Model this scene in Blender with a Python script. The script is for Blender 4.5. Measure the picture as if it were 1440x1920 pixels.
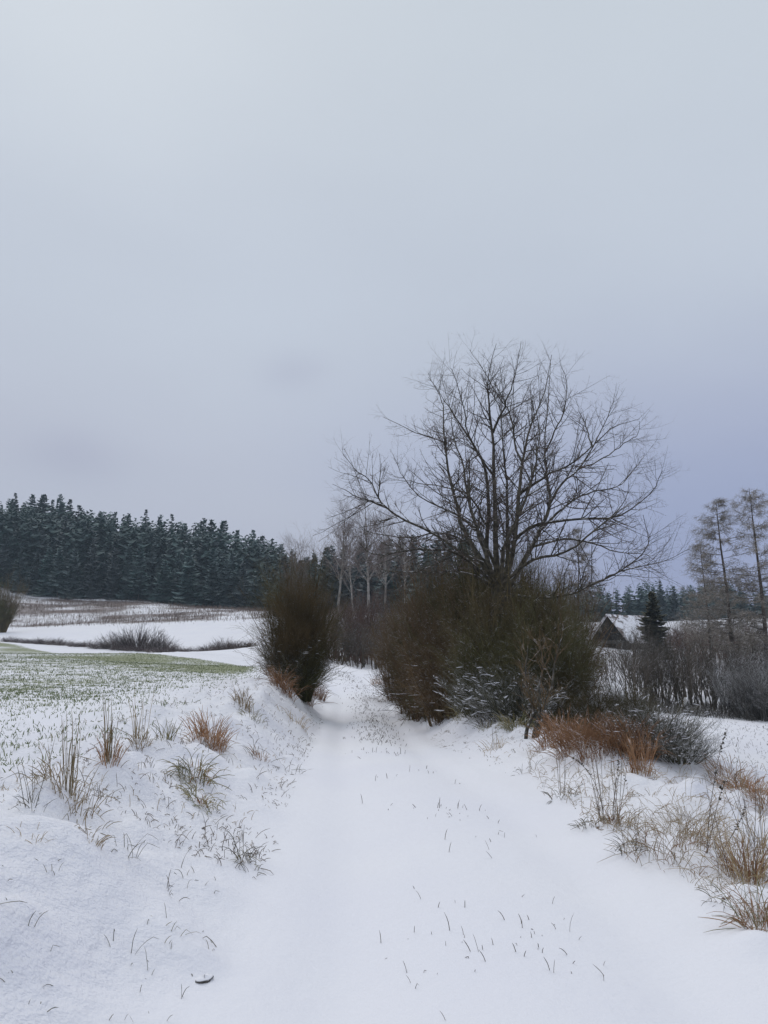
import bpy, math
import numpy as np
from mathutils import Vector

for o in list(bpy.data.objects):
    bpy.data.objects.remove(o, do_unlink=True)
SC = bpy.context.scene
COL = SC.collection
rng = np.random.default_rng(11)
R = math.radians

# ------------------------------------------------------------------ camera
FPX, EYE = 1478.0, 1.6
PITCH = math.atan(230.0 / FPX)
cd = bpy.data.cameras.new('camera')
cam = bpy.data.objects.new('camera', cd)
COL.objects.link(cam)
cam.location = (0, 0, EYE)
cam.rotation_euler = (math.pi / 2 + PITCH, 0, 0)
cd.sensor_fit = 'VERTICAL'
cd.angle = 2 * math.atan(960 / FPX)
cd.clip_start, cd.clip_end = 0.05, 3000
SC.camera = cam

# ------------------------------------------------------------------ sky, sun, exposure
SUN_EL, SUN_AZ = 48.0, -25.0      # degrees; azimuth from +Y, negative = left
w = bpy.data.worlds.new('World')
SC.world = w
w.use_nodes = True
wn, wl = w.node_tree.nodes, w.node_tree.links
wn.clear()


def wnode(t, **kw):
    n = wn.new(t)
    for k, v in kw.items():
        setattr(n, k, v)
    return n


def wmath(op, a, b=None, clamp=False):
    n = wnode('ShaderNodeMath', operation=op)
    n.use_clamp = clamp
    for i, v in enumerate((a, b)):
        if v is None:
            continue
        if isinstance(v, (int, float)):
            n.inputs[i].default_value = v
        else:
            wl.new(v, n.inputs[i])
    return n.outputs[0]


wout = wnode('ShaderNodeOutputWorld')
sky = wnode('ShaderNodeTexSky')
sky.sky_type = 'NISHITA'
sky.sun_disc = False
sky.sun_elevation = R(SUN_EL)
sky.sun_rotation = R(SUN_AZ)
sky.air_density, sky.dust_density, sky.ozone_density = 1.0, 3.0, 1.0
bg_sky = wnode('ShaderNodeBackground')
bg_sky.inputs['Strength'].default_value = 0.10
wl.new(sky.outputs[0], bg_sky.inputs['Color'])
# the closed cloud deck: brighter towards the zenith, a heavier lilac bank low down towards the right
tc = wnode('ShaderNodeTexCoord')
sep = wnode('ShaderNodeSeparateXYZ')
wl.new(tc.outputs['Generated'], sep.inputs[0])
mapn = wnode('ShaderNodeMapping')
mapn.inputs['Scale'].default_value = (1.0, 1.0, 2.2)
wl.new(tc.outputs['Generated'], mapn.inputs['Vector'])
cn = wnode('ShaderNodeTexNoise')
cn.inputs['Scale'].default_value = 1.6
cn.inputs['Detail'].default_value = 4.0
cn.inputs['Roughness'].default_value = 0.45
wl.new(mapn.outputs[0], cn.inputs['Vector'])
cfac = wmath('SUBTRACT', cn.outputs['Fac'], 0.5)
el = wmath('ADD', sep.outputs['Z'], wmath('MULTIPLY', cfac, 0.16))
ramp = wnode('ShaderNodeValToRGB')
wl.new(el, ramp.inputs[0])
ramp.color_ramp.interpolation = 'EASE'
cr = ramp.color_ramp.elements
cr[0].position, cr[0].color = 0.0, (0.430, 0.458, 0.585, 1)
cr[1].position, cr[1].color = 1.0, (0.74, 0.80, 0.87, 1)
e = cr.new(0.20); e.color = (0.480, 0.512, 0.610, 1)
e = cr.new(0.42); e.color = (0.520, 0.572, 0.660, 1)
e = cr.new(0.68); e.color = (0.575, 0.630, 0.695, 1)
# bank of darker cloud to the right
az = wmath('ARCTAN2', sep.outputs['X'], sep.outputs['Y'])
bx_ = wnode('ShaderNodeMapRange', interpolation_type='SMOOTHSTEP')
wl.new(wmath('ADD', az, wmath('MULTIPLY', cfac, 0.7)), bx_.inputs['Value'])
bx_.inputs['From Min'].default_value = -0.12
bx_.inputs['From Max'].default_value = 0.45
bz = wnode('ShaderNodeMapRange', interpolation_type='SMOOTHSTEP')
wl.new(el, bz.inputs['Value'])
bz.inputs['From Min'].default_value = 0.48
bz.inputs['From Max'].default_value = 0.10
bank = wmath('MULTIPLY', bx_.outputs[0], bz.outputs[0])
mixb = wnode('ShaderNodeMix', data_type='RGBA')
wl.new(wmath('MULTIPLY', bank, 0.92), mixb.inputs['Factor'])
wl.new(ramp.outputs[0], mixb.inputs['A'])
mixb.inputs['B'].default_value = (0.300, 0.345, 0.530, 1)
cur = mixb.outputs['Result']
# two faint dark wisps of cloud
for (px, py, sx, sy, amt) in ((150, 875, 100, 45, 0.45), (600, 688, 60, 34, 0.30)):
    a0 = math.atan((px - 720) / FPX)
    z0 = math.sin(math.atan((1190 - py) / FPX))
    dx = wmath('DIVIDE', wmath('SUBTRACT', wmath('ADD', az, wmath('MULTIPLY', cfac, 0.25)), a0), sx / FPX)
    dz = wmath('DIVIDE', wmath('SUBTRACT', sep.outputs['Z'], z0), sy / FPX)
    rr = wmath('ADD', wmath('MULTIPLY', dx, dx), wmath('MULTIPLY', dz, dz))
    g = wmath('MULTIPLY', wmath('POWER', 2.718, wmath('MULTIPLY', rr, -1.0)), amt)
    m = wnode('ShaderNodeMix', data_type='RGBA')
    wl.new(g, m.inputs['Factor'])
    wl.new(cur, m.inputs['A'])
    m.inputs['B'].default_value = (0.38, 0.40, 0.52, 1)
    cur = m.outputs['Result']
# soft mottling of the deck
mot = wnode('ShaderNodeMix', data_type='RGBA', blend_type='MULTIPLY')
mot.inputs['Factor'].default_value = 1.0
wl.new(cur, mot.inputs['A'])
mr = wnode('ShaderNodeMapRange')
wl.new(cn.outputs['Fac'], mr.inputs['Value'])
mr.inputs['From Min'].default_value, mr.inputs['From Max'].default_value = 0.25, 0.75
mr.inputs['To Min'].default_value, mr.inputs['To Max'].default_value = 0.96, 1.04
cmb = wnode('ShaderNodeCombineColor')
for i in range(3):
    wl.new(mr.outputs[0], cmb.inputs[i])
wl.new(cmb.outputs[0], mot.inputs['B'])
bg_cl = wnode('ShaderNodeBackground')
bg_cl.inputs['Strength'].default_value = 1.05
wl.new(mot.outputs['Result'], bg_cl.inputs['Color'])
mixs = wnode('ShaderNodeMixShader')
mixs.inputs[0].default_value = 0.98
wl.new(bg_sky.outputs[0], mixs.inputs[1])
wl.new(bg_cl.outputs[0], mixs.inputs[2])
wl.new(mixs.outputs[0], wout.inputs['Surface'])

sl = bpy.data.lights.new('sun', 'SUN')
sl.energy = 0.75
sl.angle = R(30)
sl.color = (1.0, 0.95, 0.9)
sun = bpy.data.objects.new('sun', sl)
COL.objects.link(sun)
a, ee = R(SUN_AZ), R(SUN_EL)
sdir = Vector((math.sin(a) * math.cos(ee), math.cos(a) * math.cos(ee), math.sin(ee)))
sun.rotation_euler = sdir.to_track_quat('Z', 'Y').to_euler()

SC.view_settings.view_transform = 'Standard'
SC.view_settings.look = 'None'
SC.view_settings.exposure = 0.0
SC.view_settings.gamma = 1.0
SC.view_settings.use_curve_mapping = False
SC.render.engine = 'CYCLES'
SC.cycles.use_denoising = True
SC.cycles.max_bounces = 4
SC.cycles.diffuse_bounces = 3
SC.cycles.volume_bounces = 0
SC.cycles.transparent_max_bounces = 4


# ------------------------------------------------------------------ helpers
def W(px, py, d):
    """pixel of the 1440x1920 photograph at forward distance d -> point"""
    ax, by = (px - 720) / FPX, (960 - py) / FPX
    c, s = math.cos(PITCH), math.sin(PITCH)
    v = np.array([ax, c - by * s, s + by * c])
    v *= d / v[1]
    return np.array([v[0], v[1], v[2] + EYE])


def hash2(ix, iy, seed):
    h = (ix.astype(np.int64) * 374761393 + iy.astype(np.int64) * 668265263 + seed * 1442695041) & 0xFFFFFFFF
    h = ((h ^ (h >> 13)) * 1274126177) & 0xFFFFFFFF
    h = h ^ (h >> 16)
    return (h & 0xFFFF) / 65535.0


def vnoise(x, y, s, seed=0):
    x = np.asarray(x, float) / s
    y = np.asarray(y, float) / s
    ix, iy = np.floor(x), np.floor(y)
    fx, fy = x - ix, y - iy
    fx = fx * fx * (3 - 2 * fx)
    fy = fy * fy * (3 - 2 * fy)
    a = hash2(ix, iy, seed); b = hash2(ix + 1, iy, seed)
    c = hash2(ix, iy + 1, seed); d = hash2(ix + 1, iy + 1, seed)
    return (a + (b - a) * fx) * (1 - fy) + (c + (d - c) * fx) * fy - 0.5


def fbm(x, y, s, seed=0, oct=3):
    v = 0; am = 1.0
    for i in range(oct):
        v = v + am * vnoise(x, y, s / 2 ** i, seed + 17 * i)
        am *= 0.5
    return v


def sstep(a, b, x):
    t = np.clip((np.asarray(x, float) - a) / (b - a), 0, 1)
    return t * t * (3 - 2 * t)


def make_mesh(name, V, Q=None, T=None, mat=None, smooth=True, attrs=None):
    me = bpy.data.meshes.new(name)
    V = np.asarray(V, np.float32).reshape(-1, 3)
    parts, starts, n0 = [], [], 0
    for F, k in ((Q, 4), (T, 3)):
        if F is not None and len(F):
            F = np.asarray(F, np.int32).reshape(-1, k)
            parts.append(F.ravel())
            starts.append(n0 + np.arange(len(F), dtype=np.int32) * k)
            n0 += F.size
    L = np.concatenate(parts); S = np.concatenate(starts)
    me.vertices.add(len(V)); me.vertices.foreach_set('co', V.ravel())
    me.loops.add(len(L)); me.loops.foreach_set('vertex_index', L)
    me.polygons.add(len(S)); me.polygons.foreach_set('loop_start', S)
    if smooth:
        me.polygons.foreach_set('use_smooth', np.ones(len(S), bool))
    if attrs:
        for k, v in attrs.items():
            at = me.attributes.new(k, 'FLOAT', 'POINT')
            at.data.foreach_set('value', np.asarray(v, np.float32).ravel())
    me.update(calc_edges=True)
    if mat is not None:
        for m_ in (mat if isinstance(mat, (list, tuple)) else [mat]):
            me.materials.append(m_)
    return me


def link(name, me, parent=None, kind=None):
    o = bpy.data.objects.new(name, me)
    COL.objects.link(o)
    if parent is not None:
        o.parent = parent
    if kind:
        o['kind'] = kind
    return o


def thing(name, label, cat, loc, group=None, rz=0.0, sc=(1, 1, 1)):
    o = bpy.data.objects.new(name, None)
    COL.objects.link(o)
    o.empty_display_size = 0.2
    o.location = [float(v) for v in loc]
    o.rotation_euler = (0, 0, rz)
    o.scale = sc if isinstance(sc, (tuple, list)) else (sc, sc, sc)
    o['label'] = label
    o['category'] = cat
    if group:
        o['group'] = group
    return o


class Geo:
    """collects vertices and faces"""
    def __init__(s):
        s.V, s.Q, s.T, s.n = [], [], [], 0

    def add(s, V, Q=None, T=None):
        V = np.asarray(V, float).reshape(-1, 3)
        if Q is not None and len(Q):
            s.Q.append(np.asarray(Q).reshape(-1, 4) + s.n)
        if T is not None and len(T):
            s.T.append(np.asarray(T).reshape(-1, 3) + s.n)
        s.V.append(V); s.n += len(V)
        return s

    def tubes(s, P, Rr, k=3):
        V, Q = tubes(P, Rr, k)
        return s.add(V, Q)

    def mesh(s, name, mat, smooth=True):
        return make_mesh(name, np.concatenate(s.V), np.concatenate(s.Q) if s.Q else None,
                         np.concatenate(s.T) if s.T else None, mat, smooth)


def nrm(v):
    return v / np.maximum(np.linalg.norm(v, axis=-1, keepdims=True), 1e-9)


def tubes(P, Rr, k=3):
    P = np.asarray(P, float); Rr = np.asarray(Rr, float)
    n, m, _ = P.shape
    Tn = nrm(np.gradient(P, axis=1))
    mt = nrm(Tn.mean(1))
    ref = np.where(np.abs(mt[:, 2:3]) > 0.8, np.array([[1.0, 0.13, 0]]), np.array([[0, 0.1, 1.0]]))
    N1 = nrm(np.cross(Tn, ref[:, None, :]))
    N2 = np.cross(Tn, N1)
    an = np.arange(k) * 2 * math.pi / k
    V = P[:, :, None, :] + Rr[:, :, None, None] * (np.cos(an)[None, None, :, None] * N1[:, :, None, :] + np.sin(an)[None, None, :, None] * N2[:, :, None, :])
    V = V.reshape(-1, 3)
    b = (np.arange(n)[:, None, None] * m + np.arange(m - 1)[None, :, None]) * k
    j = np.arange(k)[None, None, :]
    j2 = (j + 1) % k
    Q = np.stack([b + j, b + j2, b + k + j2, b + k + j], -1).reshape(-1, 4)
    return V, Q


def ribbons(P, Rr):
    """flat strips, for leaves of grass"""
    P = np.asarray(P, float)
    n, m, _ = P.shape
    Tn = nrm(np.gradient(P, axis=1))
    side = rng.normal(size=(n, 1, 3)); side[..., 2] *= 0.2
    N1 = nrm(np.cross(Tn, side))
    V = np.stack([P - N1 * Rr[..., None], P + N1 * Rr[..., None]], 2).reshape(-1, 3)
    b = (np.arange(n)[:, None] * m + np.arange(m - 1)[None, :]) * 2
    Q = np.stack([b, b + 1, b + 3, b + 2], -1).reshape(-1, 4)
    return V, Q


def grow(p0, d0, L, m, up=0.0, wig=0.1, droop=0.0):
    """polylines from p0 along d0 (n,3), lengths L (n,), bending up and wandering"""
    n = len(p0)
    P = np.zeros((n, m, 3)); P[:, 0] = p0
    d = nrm(d0.copy())
    st = (L / (m - 1))[:, None]
    for i in range(1, m):
        P[:, i] = P[:, i - 1] + d * st
        d = d + rng.normal(size=(n, 3)) * wig
        d[:, 2] += up - droop * i
        d = nrm(d)
    return P


def sprout(P, Rr, per, t=(0.25, 1.0), ang=(0.5, 1.0), ln=(0.3, 0.6), up=0.1, upc=0.05, m=4, wig=0.12, rad=0.6, rmax=9, rtip=0.25, absl=False, taper=0.3):
    n, mm, _ = P.shape
    cnt = np.full(n, per) if np.isscalar(per) else np.asarray(per)
    idx = np.repeat(np.arange(n), cnt.astype(int))
    N = len(idx)
    tt = rng.uniform(t[0], t[1], N)
    f = tt * (mm - 1)
    i0 = np.minimum(f.astype(int), mm - 2)
    fr = (f - i0)[:, None]
    A, B = P[idx, i0], P[idx, i0 + 1]
    pos = A + (B - A) * fr
    tan = nrm(B - A)
    r0 = Rr[idx, i0] * (1 - fr[:, 0]) + Rr[idx, i0 + 1] * fr[:, 0]
    plen = np.linalg.norm(np.diff(P, axis=1), axis=2).sum(1)[idx]
    per_ = nrm(np.cross(tan, rng.normal(size=(N, 3))))
    an = rng.uniform(ang[0], ang[1], N)[:, None]
    d = np.cos(an) * tan + np.sin(an) * per_
    d[:, 2] += up
    L = rng.uniform(ln[0], ln[1], N)
    if absl:
        L = L * (1.12 - taper * tt)
    else:
        L = L * plen * (1.15 - 0.6 * tt)
    Pc = grow(pos, d, L, m, upc, wig)
    rs = np.minimum(r0 * rad, rmax)
    Rc = rs[:, None] * np.linspace(1, rtip, m)[None, :]
    return Pc, Rc


def resample(pts, m):
    pts = np.asarray(pts, float)
    # Catmull-Rom through the points
    n = len(pts)
    ext = np.vstack([2 * pts[0] - pts[1], pts, 2 * pts[-1] - pts[-2]])
    out = []
    for s_ in np.linspace(0, n - 1, m):
        i = min(int(s_), n - 2); t = s_ - i
        p0, p1, p2, p3 = ext[i], ext[i + 1], ext[i + 2], ext[i + 3]
        out.append(0.5 * ((2 * p1) + (-p0 + p2) * t + (2 * p0 - 5 * p1 + 4 * p2 - p3) * t * t + (-p0 + 3 * p1 - 3 * p2 + p3) * t ** 3))
    return np.array(out)


# ------------------------------------------------------------------ materials
SNOW = (0.86, 0.85, 0.88, 1)


class NT:
    def __init__(s, name):
        s.m = bpy.data.materials.new(name)
        s.m.use_nodes = True
        s.t = s.m.node_tree
        s.t.nodes.clear()
        s.out = s.n('ShaderNodeOutputMaterial')
        s.b = s.n('ShaderNodeBsdfPrincipled')
        s.l(s.b.outputs[0], s.out.inputs['Surface'])

    def n(s, t, **kw):
        x = s.t.nodes.new(t)
        for k, v in kw.items():
            setattr(x, k, v)
        return x

    def l(s, a, b):
        s.t.links.new(a, b)

    def noise(s, vec, scale, detail=3, rough=0.5):
        x = s.n('ShaderNodeTexNoise')
        x.inputs['Scale'].default_value = scale
        x.inputs['Detail'].default_value = detail
        x.inputs['Roughness'].default_value = rough
        s.l(vec, x.inputs['Vector'])
        return x.outputs['Fac']

    def rng(s, v, a, b, c=0.0, d=1.0, smooth=True):
        x = s.n('ShaderNodeMapRange')
        x.interpolation_type = 'SMOOTHSTEP' if smooth else 'LINEAR'
        s.l(v, x.inputs['Value'])
        for k, q in zip(('From Min', 'From Max', 'To Min', 'To Max'), (a, b, c, d)):
            x.inputs[k].default_value = q
        return x.outputs[0]

    def math(s, op, a, b):
        x = s.n('ShaderNodeMath', operation=op)
        for i, v in enumerate((a, b)):
            if isinstance(v, (int, float)):
                x.inputs[i].default_value = v
            else:
                s.l(v, x.inputs[i])
        return x.outputs[0]

    def mix(s, f, a, b):
        x = s.n('ShaderNodeMix', data_type='RGBA')
        for k, v in (('Factor', f), ('A', a), ('B', b)):
            if isinstance(v, (int, float)):
                x.inputs[k].default_value = v
            elif isinstance(v, tuple):
                x.inputs[k].default_value = v if len(v) == 4 else v + (1,)
            else:
                s.l(v, x.inputs[k])
        return x.outputs['Result']


def bark(name, c1, c2, snow=0.3, nscale=6.0, rough=0.85, vary=0.25, c3=None, smax=1.0):
    s = NT(name)
    geo = s.n('ShaderNodeNewGeometry')
    tcd = s.n('ShaderNodeTexCoord')
    f = s.rng(s.noise(tcd.outputs['Object'], nscale, 4), 0.3, 0.7)
    c = s.mix(f, c1, c2)
    if c3 is not None:
        f3 = s.rng(s.noise(tcd.outputs['Object'], nscale * 0.22, 2), 0.45, 0.62)
        c = s.mix(f3, c, c3)
    oi = s.n('ShaderNodeObjectInfo')
    v = s.n('ShaderNodeHueSaturation')
    s.l(c, v.inputs['Color'])
    s.l(s.rng(oi.outputs['Random'], 0, 1, 1 - vary, 1 + vary, False), v.inputs['Value'])
    c = v.outputs[0]
    if snow > 0:
        sx = s.n('ShaderNodeSeparateXYZ')
        s.l(geo.outputs['Normal'], sx.inputs[0])
        upf = s.rng(sx.outputs['Z'], 0.25, 0.75)
        nz = s.rng(s.noise(geo.outputs['Position'], 7.0, 3), 0.62 - 0.45 * snow, 0.74 - 0.45 * snow)
        c = s.mix(s.math('MULTIPLY', s.math('MULTIPLY', upf, nz), smax), c, SNOW)
    s.l(c, s.b.inputs['Base Color'])
    s.b.inputs['Roughness'].default_value = rough
    s.b.inputs['Specular IOR Level'].default_value = 0.2
    return s.m


M = {}
M['tree_bark'] = bark('tree_bark', (0.042, 0.037, 0.029), (0.110, 0.098, 0.074), 0.24, 9)
M['tree_twig'] = bark('tree_twig', (0.075, 0.058, 0.050), (0.135, 0.105, 0.090), 0.12, 5)
M['hedge_twig'] = bark('hedge_twig', (0.062, 0.050, 0.022), (0.140, 0.106, 0.052), 0.20, 3.0, c3=(0.072, 0.080, 0.028))
M['hedge_brown'] = bark('hedge_brown', (0.080, 0.055, 0.028), (0.180, 0.122, 0.066), 0.20, 3.0, c3=(0.120, 0.078, 0.045))
M['hedge_olive'] = bark('hedge_olive', (0.055, 0.052, 0.020), (0.120, 0.108, 0.046), 0.20, 3.0, c3=(0.110, 0.078, 0.040))
M['hedge_frosty'] = bark('hedge_frosty', (0.045, 0.045, 0.028), (0.10, 0.095, 0.06), 0.55, 3.0)
M['shrub_olive'] = bark('shrub_olive', (0.062, 0.046, 0.020), (0.145, 0.102, 0.050), 0.06, 1.2, c3=(0.080, 0.078, 0.028))
M['grey_twig'] = bark('grey_twig', (0.065, 0.058, 0.050), (0.15, 0.135, 0.12), 0.35, 3.0)
M['frost_twig'] = bark('frost_twig', (0.075, 0.070, 0.064), (0.18, 0.17, 0.155), 0.75, 3.0)
M['thicket'] = bark('thicket', (0.060, 0.050, 0.038), (0.15, 0.125, 0.100), 0.30, 2.0)
M['red_thicket'] = bark('red_thicket', (0.105, 0.062, 0.048), (0.19, 0.125, 0.100), 0.20, 2.0)
M['purple_scrub'] = bark('purple_scrub', (0.075, 0.055, 0.052), (0.15, 0.115, 0.105), 0.25, 1.0)
M['birch_bark'] = bark('birch_bark', (0.34, 0.32, 0.29), (0.16, 0.14, 0.12), 0.1, 3)
M['birch_twig'] = bark('birch_twig', (0.13, 0.10, 0.09), (0.22, 0.17, 0.15), 0.1, 3)
M['larch_bark'] = bark('larch_bark', (0.060, 0.048, 0.040), (0.12, 0.10, 0.085), 0.15, 4)
M['larch_twig'] = bark('larch_twig', (0.175, 0.150, 0.120), (0.28, 0.245, 0.200), 0.25, 2)
M['spruce_bark'] = bark('spruce_bark', (0.07, 0.055, 0.045), (0.12, 0.10, 0.085), 0.0, 3)
M['spruce'] = bark('spruce', (0.009, 0.036, 0.033), (0.026, 0.080, 0.070), 0.42, 0.35, vary=0.65, smax=0.26, c3=(0.042, 0.066, 0.046))
M['spruce_far'] = bark('spruce_far', (0.012, 0.034, 0.030), (0.030, 0.072, 0.060), 0.45, 0.3, vary=0.3, smax=0.14)
M['yew'] = bark('yew', (0.034, 0.034, 0.018), (0.075, 0.068, 0.038), 0.25, 1.0, smax=0.15)
M['straw'] = bark('straw', (0.30, 0.215, 0.12), (0.44, 0.34, 0.21), 0.25, 8)
M['straw_green'] = bark('straw_green', (0.16, 0.16, 0.07), (0.34, 0.28, 0.15), 0.25, 8)
M['stalk'] = bark('stalk', (0.22, 0.170, 0.090), (0.38, 0.300, 0.180), 0.15, 8)
M['rust'] = bark('rust', (0.27, 0.140, 0.070), (0.40, 0.240, 0.135), 0.14, 8)
M['rust_dark'] = bark('rust_dark', (0.16, 0.080, 0.042), (0.29, 0.165, 0.090), 0.20, 6)
M['weed'] = bark('weed', (0.10, 0.075, 0.06), (0.20, 0.16, 0.12), 0.2, 8)
M['dark_blade'] = bark('dark_blade', (0.075, 0.07, 0.045), (0.18, 0.15, 0.10), 0.2, 8)
M['crop'] = bark('crop', (0.115, 0.145, 0.065), (0.195, 0.220, 0.110), 0.2, 1.0)
M['far_weed'] = bark('far_weed', (0.17, 0.125, 0.105), (0.28, 0.215, 0.18), 0.15, 0.3)


def ground_material(name, green=(0.190, 0.205, 0.115), litter=(0.15, 0.105, 0.075), bump=0.5, tint=SNOW):
    s = NT(name)
    geo = s.n('ShaderNodeNewGeometry')
    pos = geo.outputs['Position']
    at = s.n('ShaderNodeAttribute', attribute_name='green')
    al = s.n('ShaderNodeAttribute', attribute_name='litter')
    n_big = s.noise(pos, 0.35, 3)
    n_mid = s.noise(pos, 5.0, 4, 0.6)
    n_fine = s.noise(pos, 26.0, 3, 0.6)
    sp = s.math('ADD', s.math('MULTIPLY', n_mid, 0.45), s.math('MULTIPLY', n_fine, 0.35))
    sp = s.math('ADD', sp, s.math('MULTIPLY', n_big, 0.20))

    def speck(att):
        d = s.math('SUBTRACT', s.math('ADD', s.math('MULTIPLY', att, 0.42), 0.285), sp)
        x = s.rng(d, 0.0, 0.07)
        return s.math('MULTIPLY', x, s.rng(att, 0.0, 0.06))
    snow = s.mix(s.rng(n_big, 0.3, 0.7), tint, (tint[0] * 0.965, tint[1] * 0.965, tint[2] * 0.985, 1))
    gcol = s.mix(n_mid, green, tuple(c * 1.5 for c in green))
    lcol = s.mix(s.rng(n_mid, 0.3, 0.7), litter, tuple(c * 1.7 for c in litter))
    c = s.mix(speck(at.outputs['Fac']), snow, gcol)
    c = s.mix(speck(al.outputs['Fac']), c, lcol)
    s.l(c, s.b.inputs['Base Color'])
    s.b.inputs['Roughness'].default_value = 0.75
    s.b.inputs['Specular IOR Level'].default_value = 0.25
    b = s.n('ShaderNodeBump')
    ar = s.n('ShaderNodeAttribute', attribute_name='rough')
    s.l(ar.outputs['Fac'], b.inputs['Strength'])
    b.inputs['Distance'].default_value = 0.05
    hb = s.math('ADD', s.noise(pos, 9.0, 4, 0.55), s.math('MULTIPLY', s.noise(pos, 60.0, 2), 0.25))
    s.l(hb, b.inputs['Height'])
    s.l(b.outputs[0], s.b.inputs['Normal'])
    return s.m


M['track'] = ground_material('track_snow', bump=0.25)
M['verge'] = ground_material('verge_snow', bump=0.9)
M['field'] = ground_material('field_snow', bump=0.4)
M['meadow'] = ground_material('meadow_snow', bump=0.35)
M['hill'] = ground_material('hill_snow', litter=(0.12, 0.09, 0.08), bump=0.3)
M['snow_cap'] = ground_material('snow_cap', bump=0.4)

# ------------------------------------------------------------------ terrain
YT = np.array([-30, 0, 5, 8, 11.3, 17, 26, 35, 45, 52, 60, 75], float)
LT = np.array([-.65, -.65, -.7, -.8, -1.0, -1.35, -1.85, -2.4, -3.9, -6.2, -10.0, -19.0])
RT = np.array([1.9, 1.9, 1.9, 1.7, 1.15, .95, .75, .35, -.9, -3.0, -6.5, -15.0])
ZT = np.array([0, 0, 0, -.05, -.18, -.62, -1.04, -.92, -.59, -.35, -.1, .4])
TABS = np.linspace(-30, 75, 421)


def smooth_tab(v):
    a = np.interp(TABS, YT, v)
    k = np.hanning(15); k /= k.sum()
    return np.convolve(np.pad(a, 7, 'edge'), k, 'valid')


LS, RS_, ZS = smooth_tab(LT), smooth_tab(RT), smooth_tab(ZT)
tL = lambda y: np.interp(y, TABS, LS)
tR = lambda y: np.interp(y, TABS, RS_)
tZ = lambda y: np.interp(y, TABS, ZS)

CP = []
for (px, py, d) in ((60, 1520, 5.2), (200, 1430, 8), (380, 1390, 9.5), (450, 1330, 13), (560, 1292, 22),
                    (0, 1300, 18), (300, 1272, 25), (0, 1236, 40), (200, 1252, 33), (0, 1207, 100), (250, 1225, 65), (500, 1253, 42),
                    (400, 1250, 48), (60, 1204, 112), (265, 1218, 97), (440, 1222, 88),
                    (20, 1175, 145), (250, 1172, 140), (460, 1172, 130), (30, 1117, 210), (250, 1131, 195), (460, 1143, 180),
                    (680, 1256, 52), (690, 1150, 90), (600, 1146, 150),
                    (1440, 1500, 13), (1440, 1345, 42), (1290, 1343, 40), (1160, 1330, 38), (1150, 1216, 90), (1200, 1288, 60), (1440, 1235, 75),
                    (1350, 1168, 150), (1110, 1178, 130), (1300, 1160, 250), (1440, 1158, 260), (900, 1172, 120), (900, 1290, 45),
                    (1000, 1392, 11.5), (1280, 1424, 11.5), (1440, 1480, 9), (780, 1312, 23), (900, 1340, 17.5), (1440, 1700, 4.6), (1440, 1600, 6.2)):
    CP.append(W(px, py, d))
CP += [np.array(p, float) for p in (
    (-2.6, 0, .42), (-2.6, -15, .4), (-9, 5, .35), (-25, 10, .4), (-40, -15, .6), (3.2, 0, .15), (3.5, -15, .1), (7, 3, -.9), (12, -10, -1.6), (30, 10, -2.8), (40, -15, -3),
    (-70, 60, 1.5), (-110, 120, 6), (-140, 200, 18), (-125, 262, 30), (-80, 268, 25), (-40, 255, 11), (-12, 240, 3), (-20, 330, 12), (-100, 335, 40), (-200, 300, 45), (-260, 60, 15), (-280, -10, 8),
    (-280, 440, 40), (0, 440, 10), (90, 300, 8.5), (150, 300, 9), (280, 440, 12), (300, 150, 5), (300, -10, -4), (60, 40, -3), (60, 80, 0), (100, 120, 3), (10, 300, 6), (10, 200, 4.5), (30, 330, 9))]
CP = np.array(CP)


def kern(dx, dy):
    return np.sqrt(dx * dx + dy * dy + 2.5 ** 2)


_n = len(CP)
_A = np.zeros((_n + 3, _n + 3))
_A[:_n, :_n] = kern(CP[:, None, 0] - CP[None, :, 0], CP[:, None, 1] - CP[None, :, 1]) - 0.02 * np.eye(_n)
_A[:_n, _n] = 1; _A[:_n, _n + 1] = CP[:, 0]; _A[:_n, _n + 2] = CP[:, 1]
_A[_n:, :_n] = _A[:_n, _n:].T
_w = np.linalg.solve(_A, np.concatenate([CP[:, 2], [0, 0, 0]]))


def macro(x, y):
    z = _w[_n] + _w[_n + 1] * x + _w[_n + 2] * y
    for i in range(_n):
        z = z + _w[i] * kern(x - CP[i, 0], y - CP[i, 1])
    return z


MOUNDS = []      # snow-capped lumps on the banks: x, y, radius, height


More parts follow.
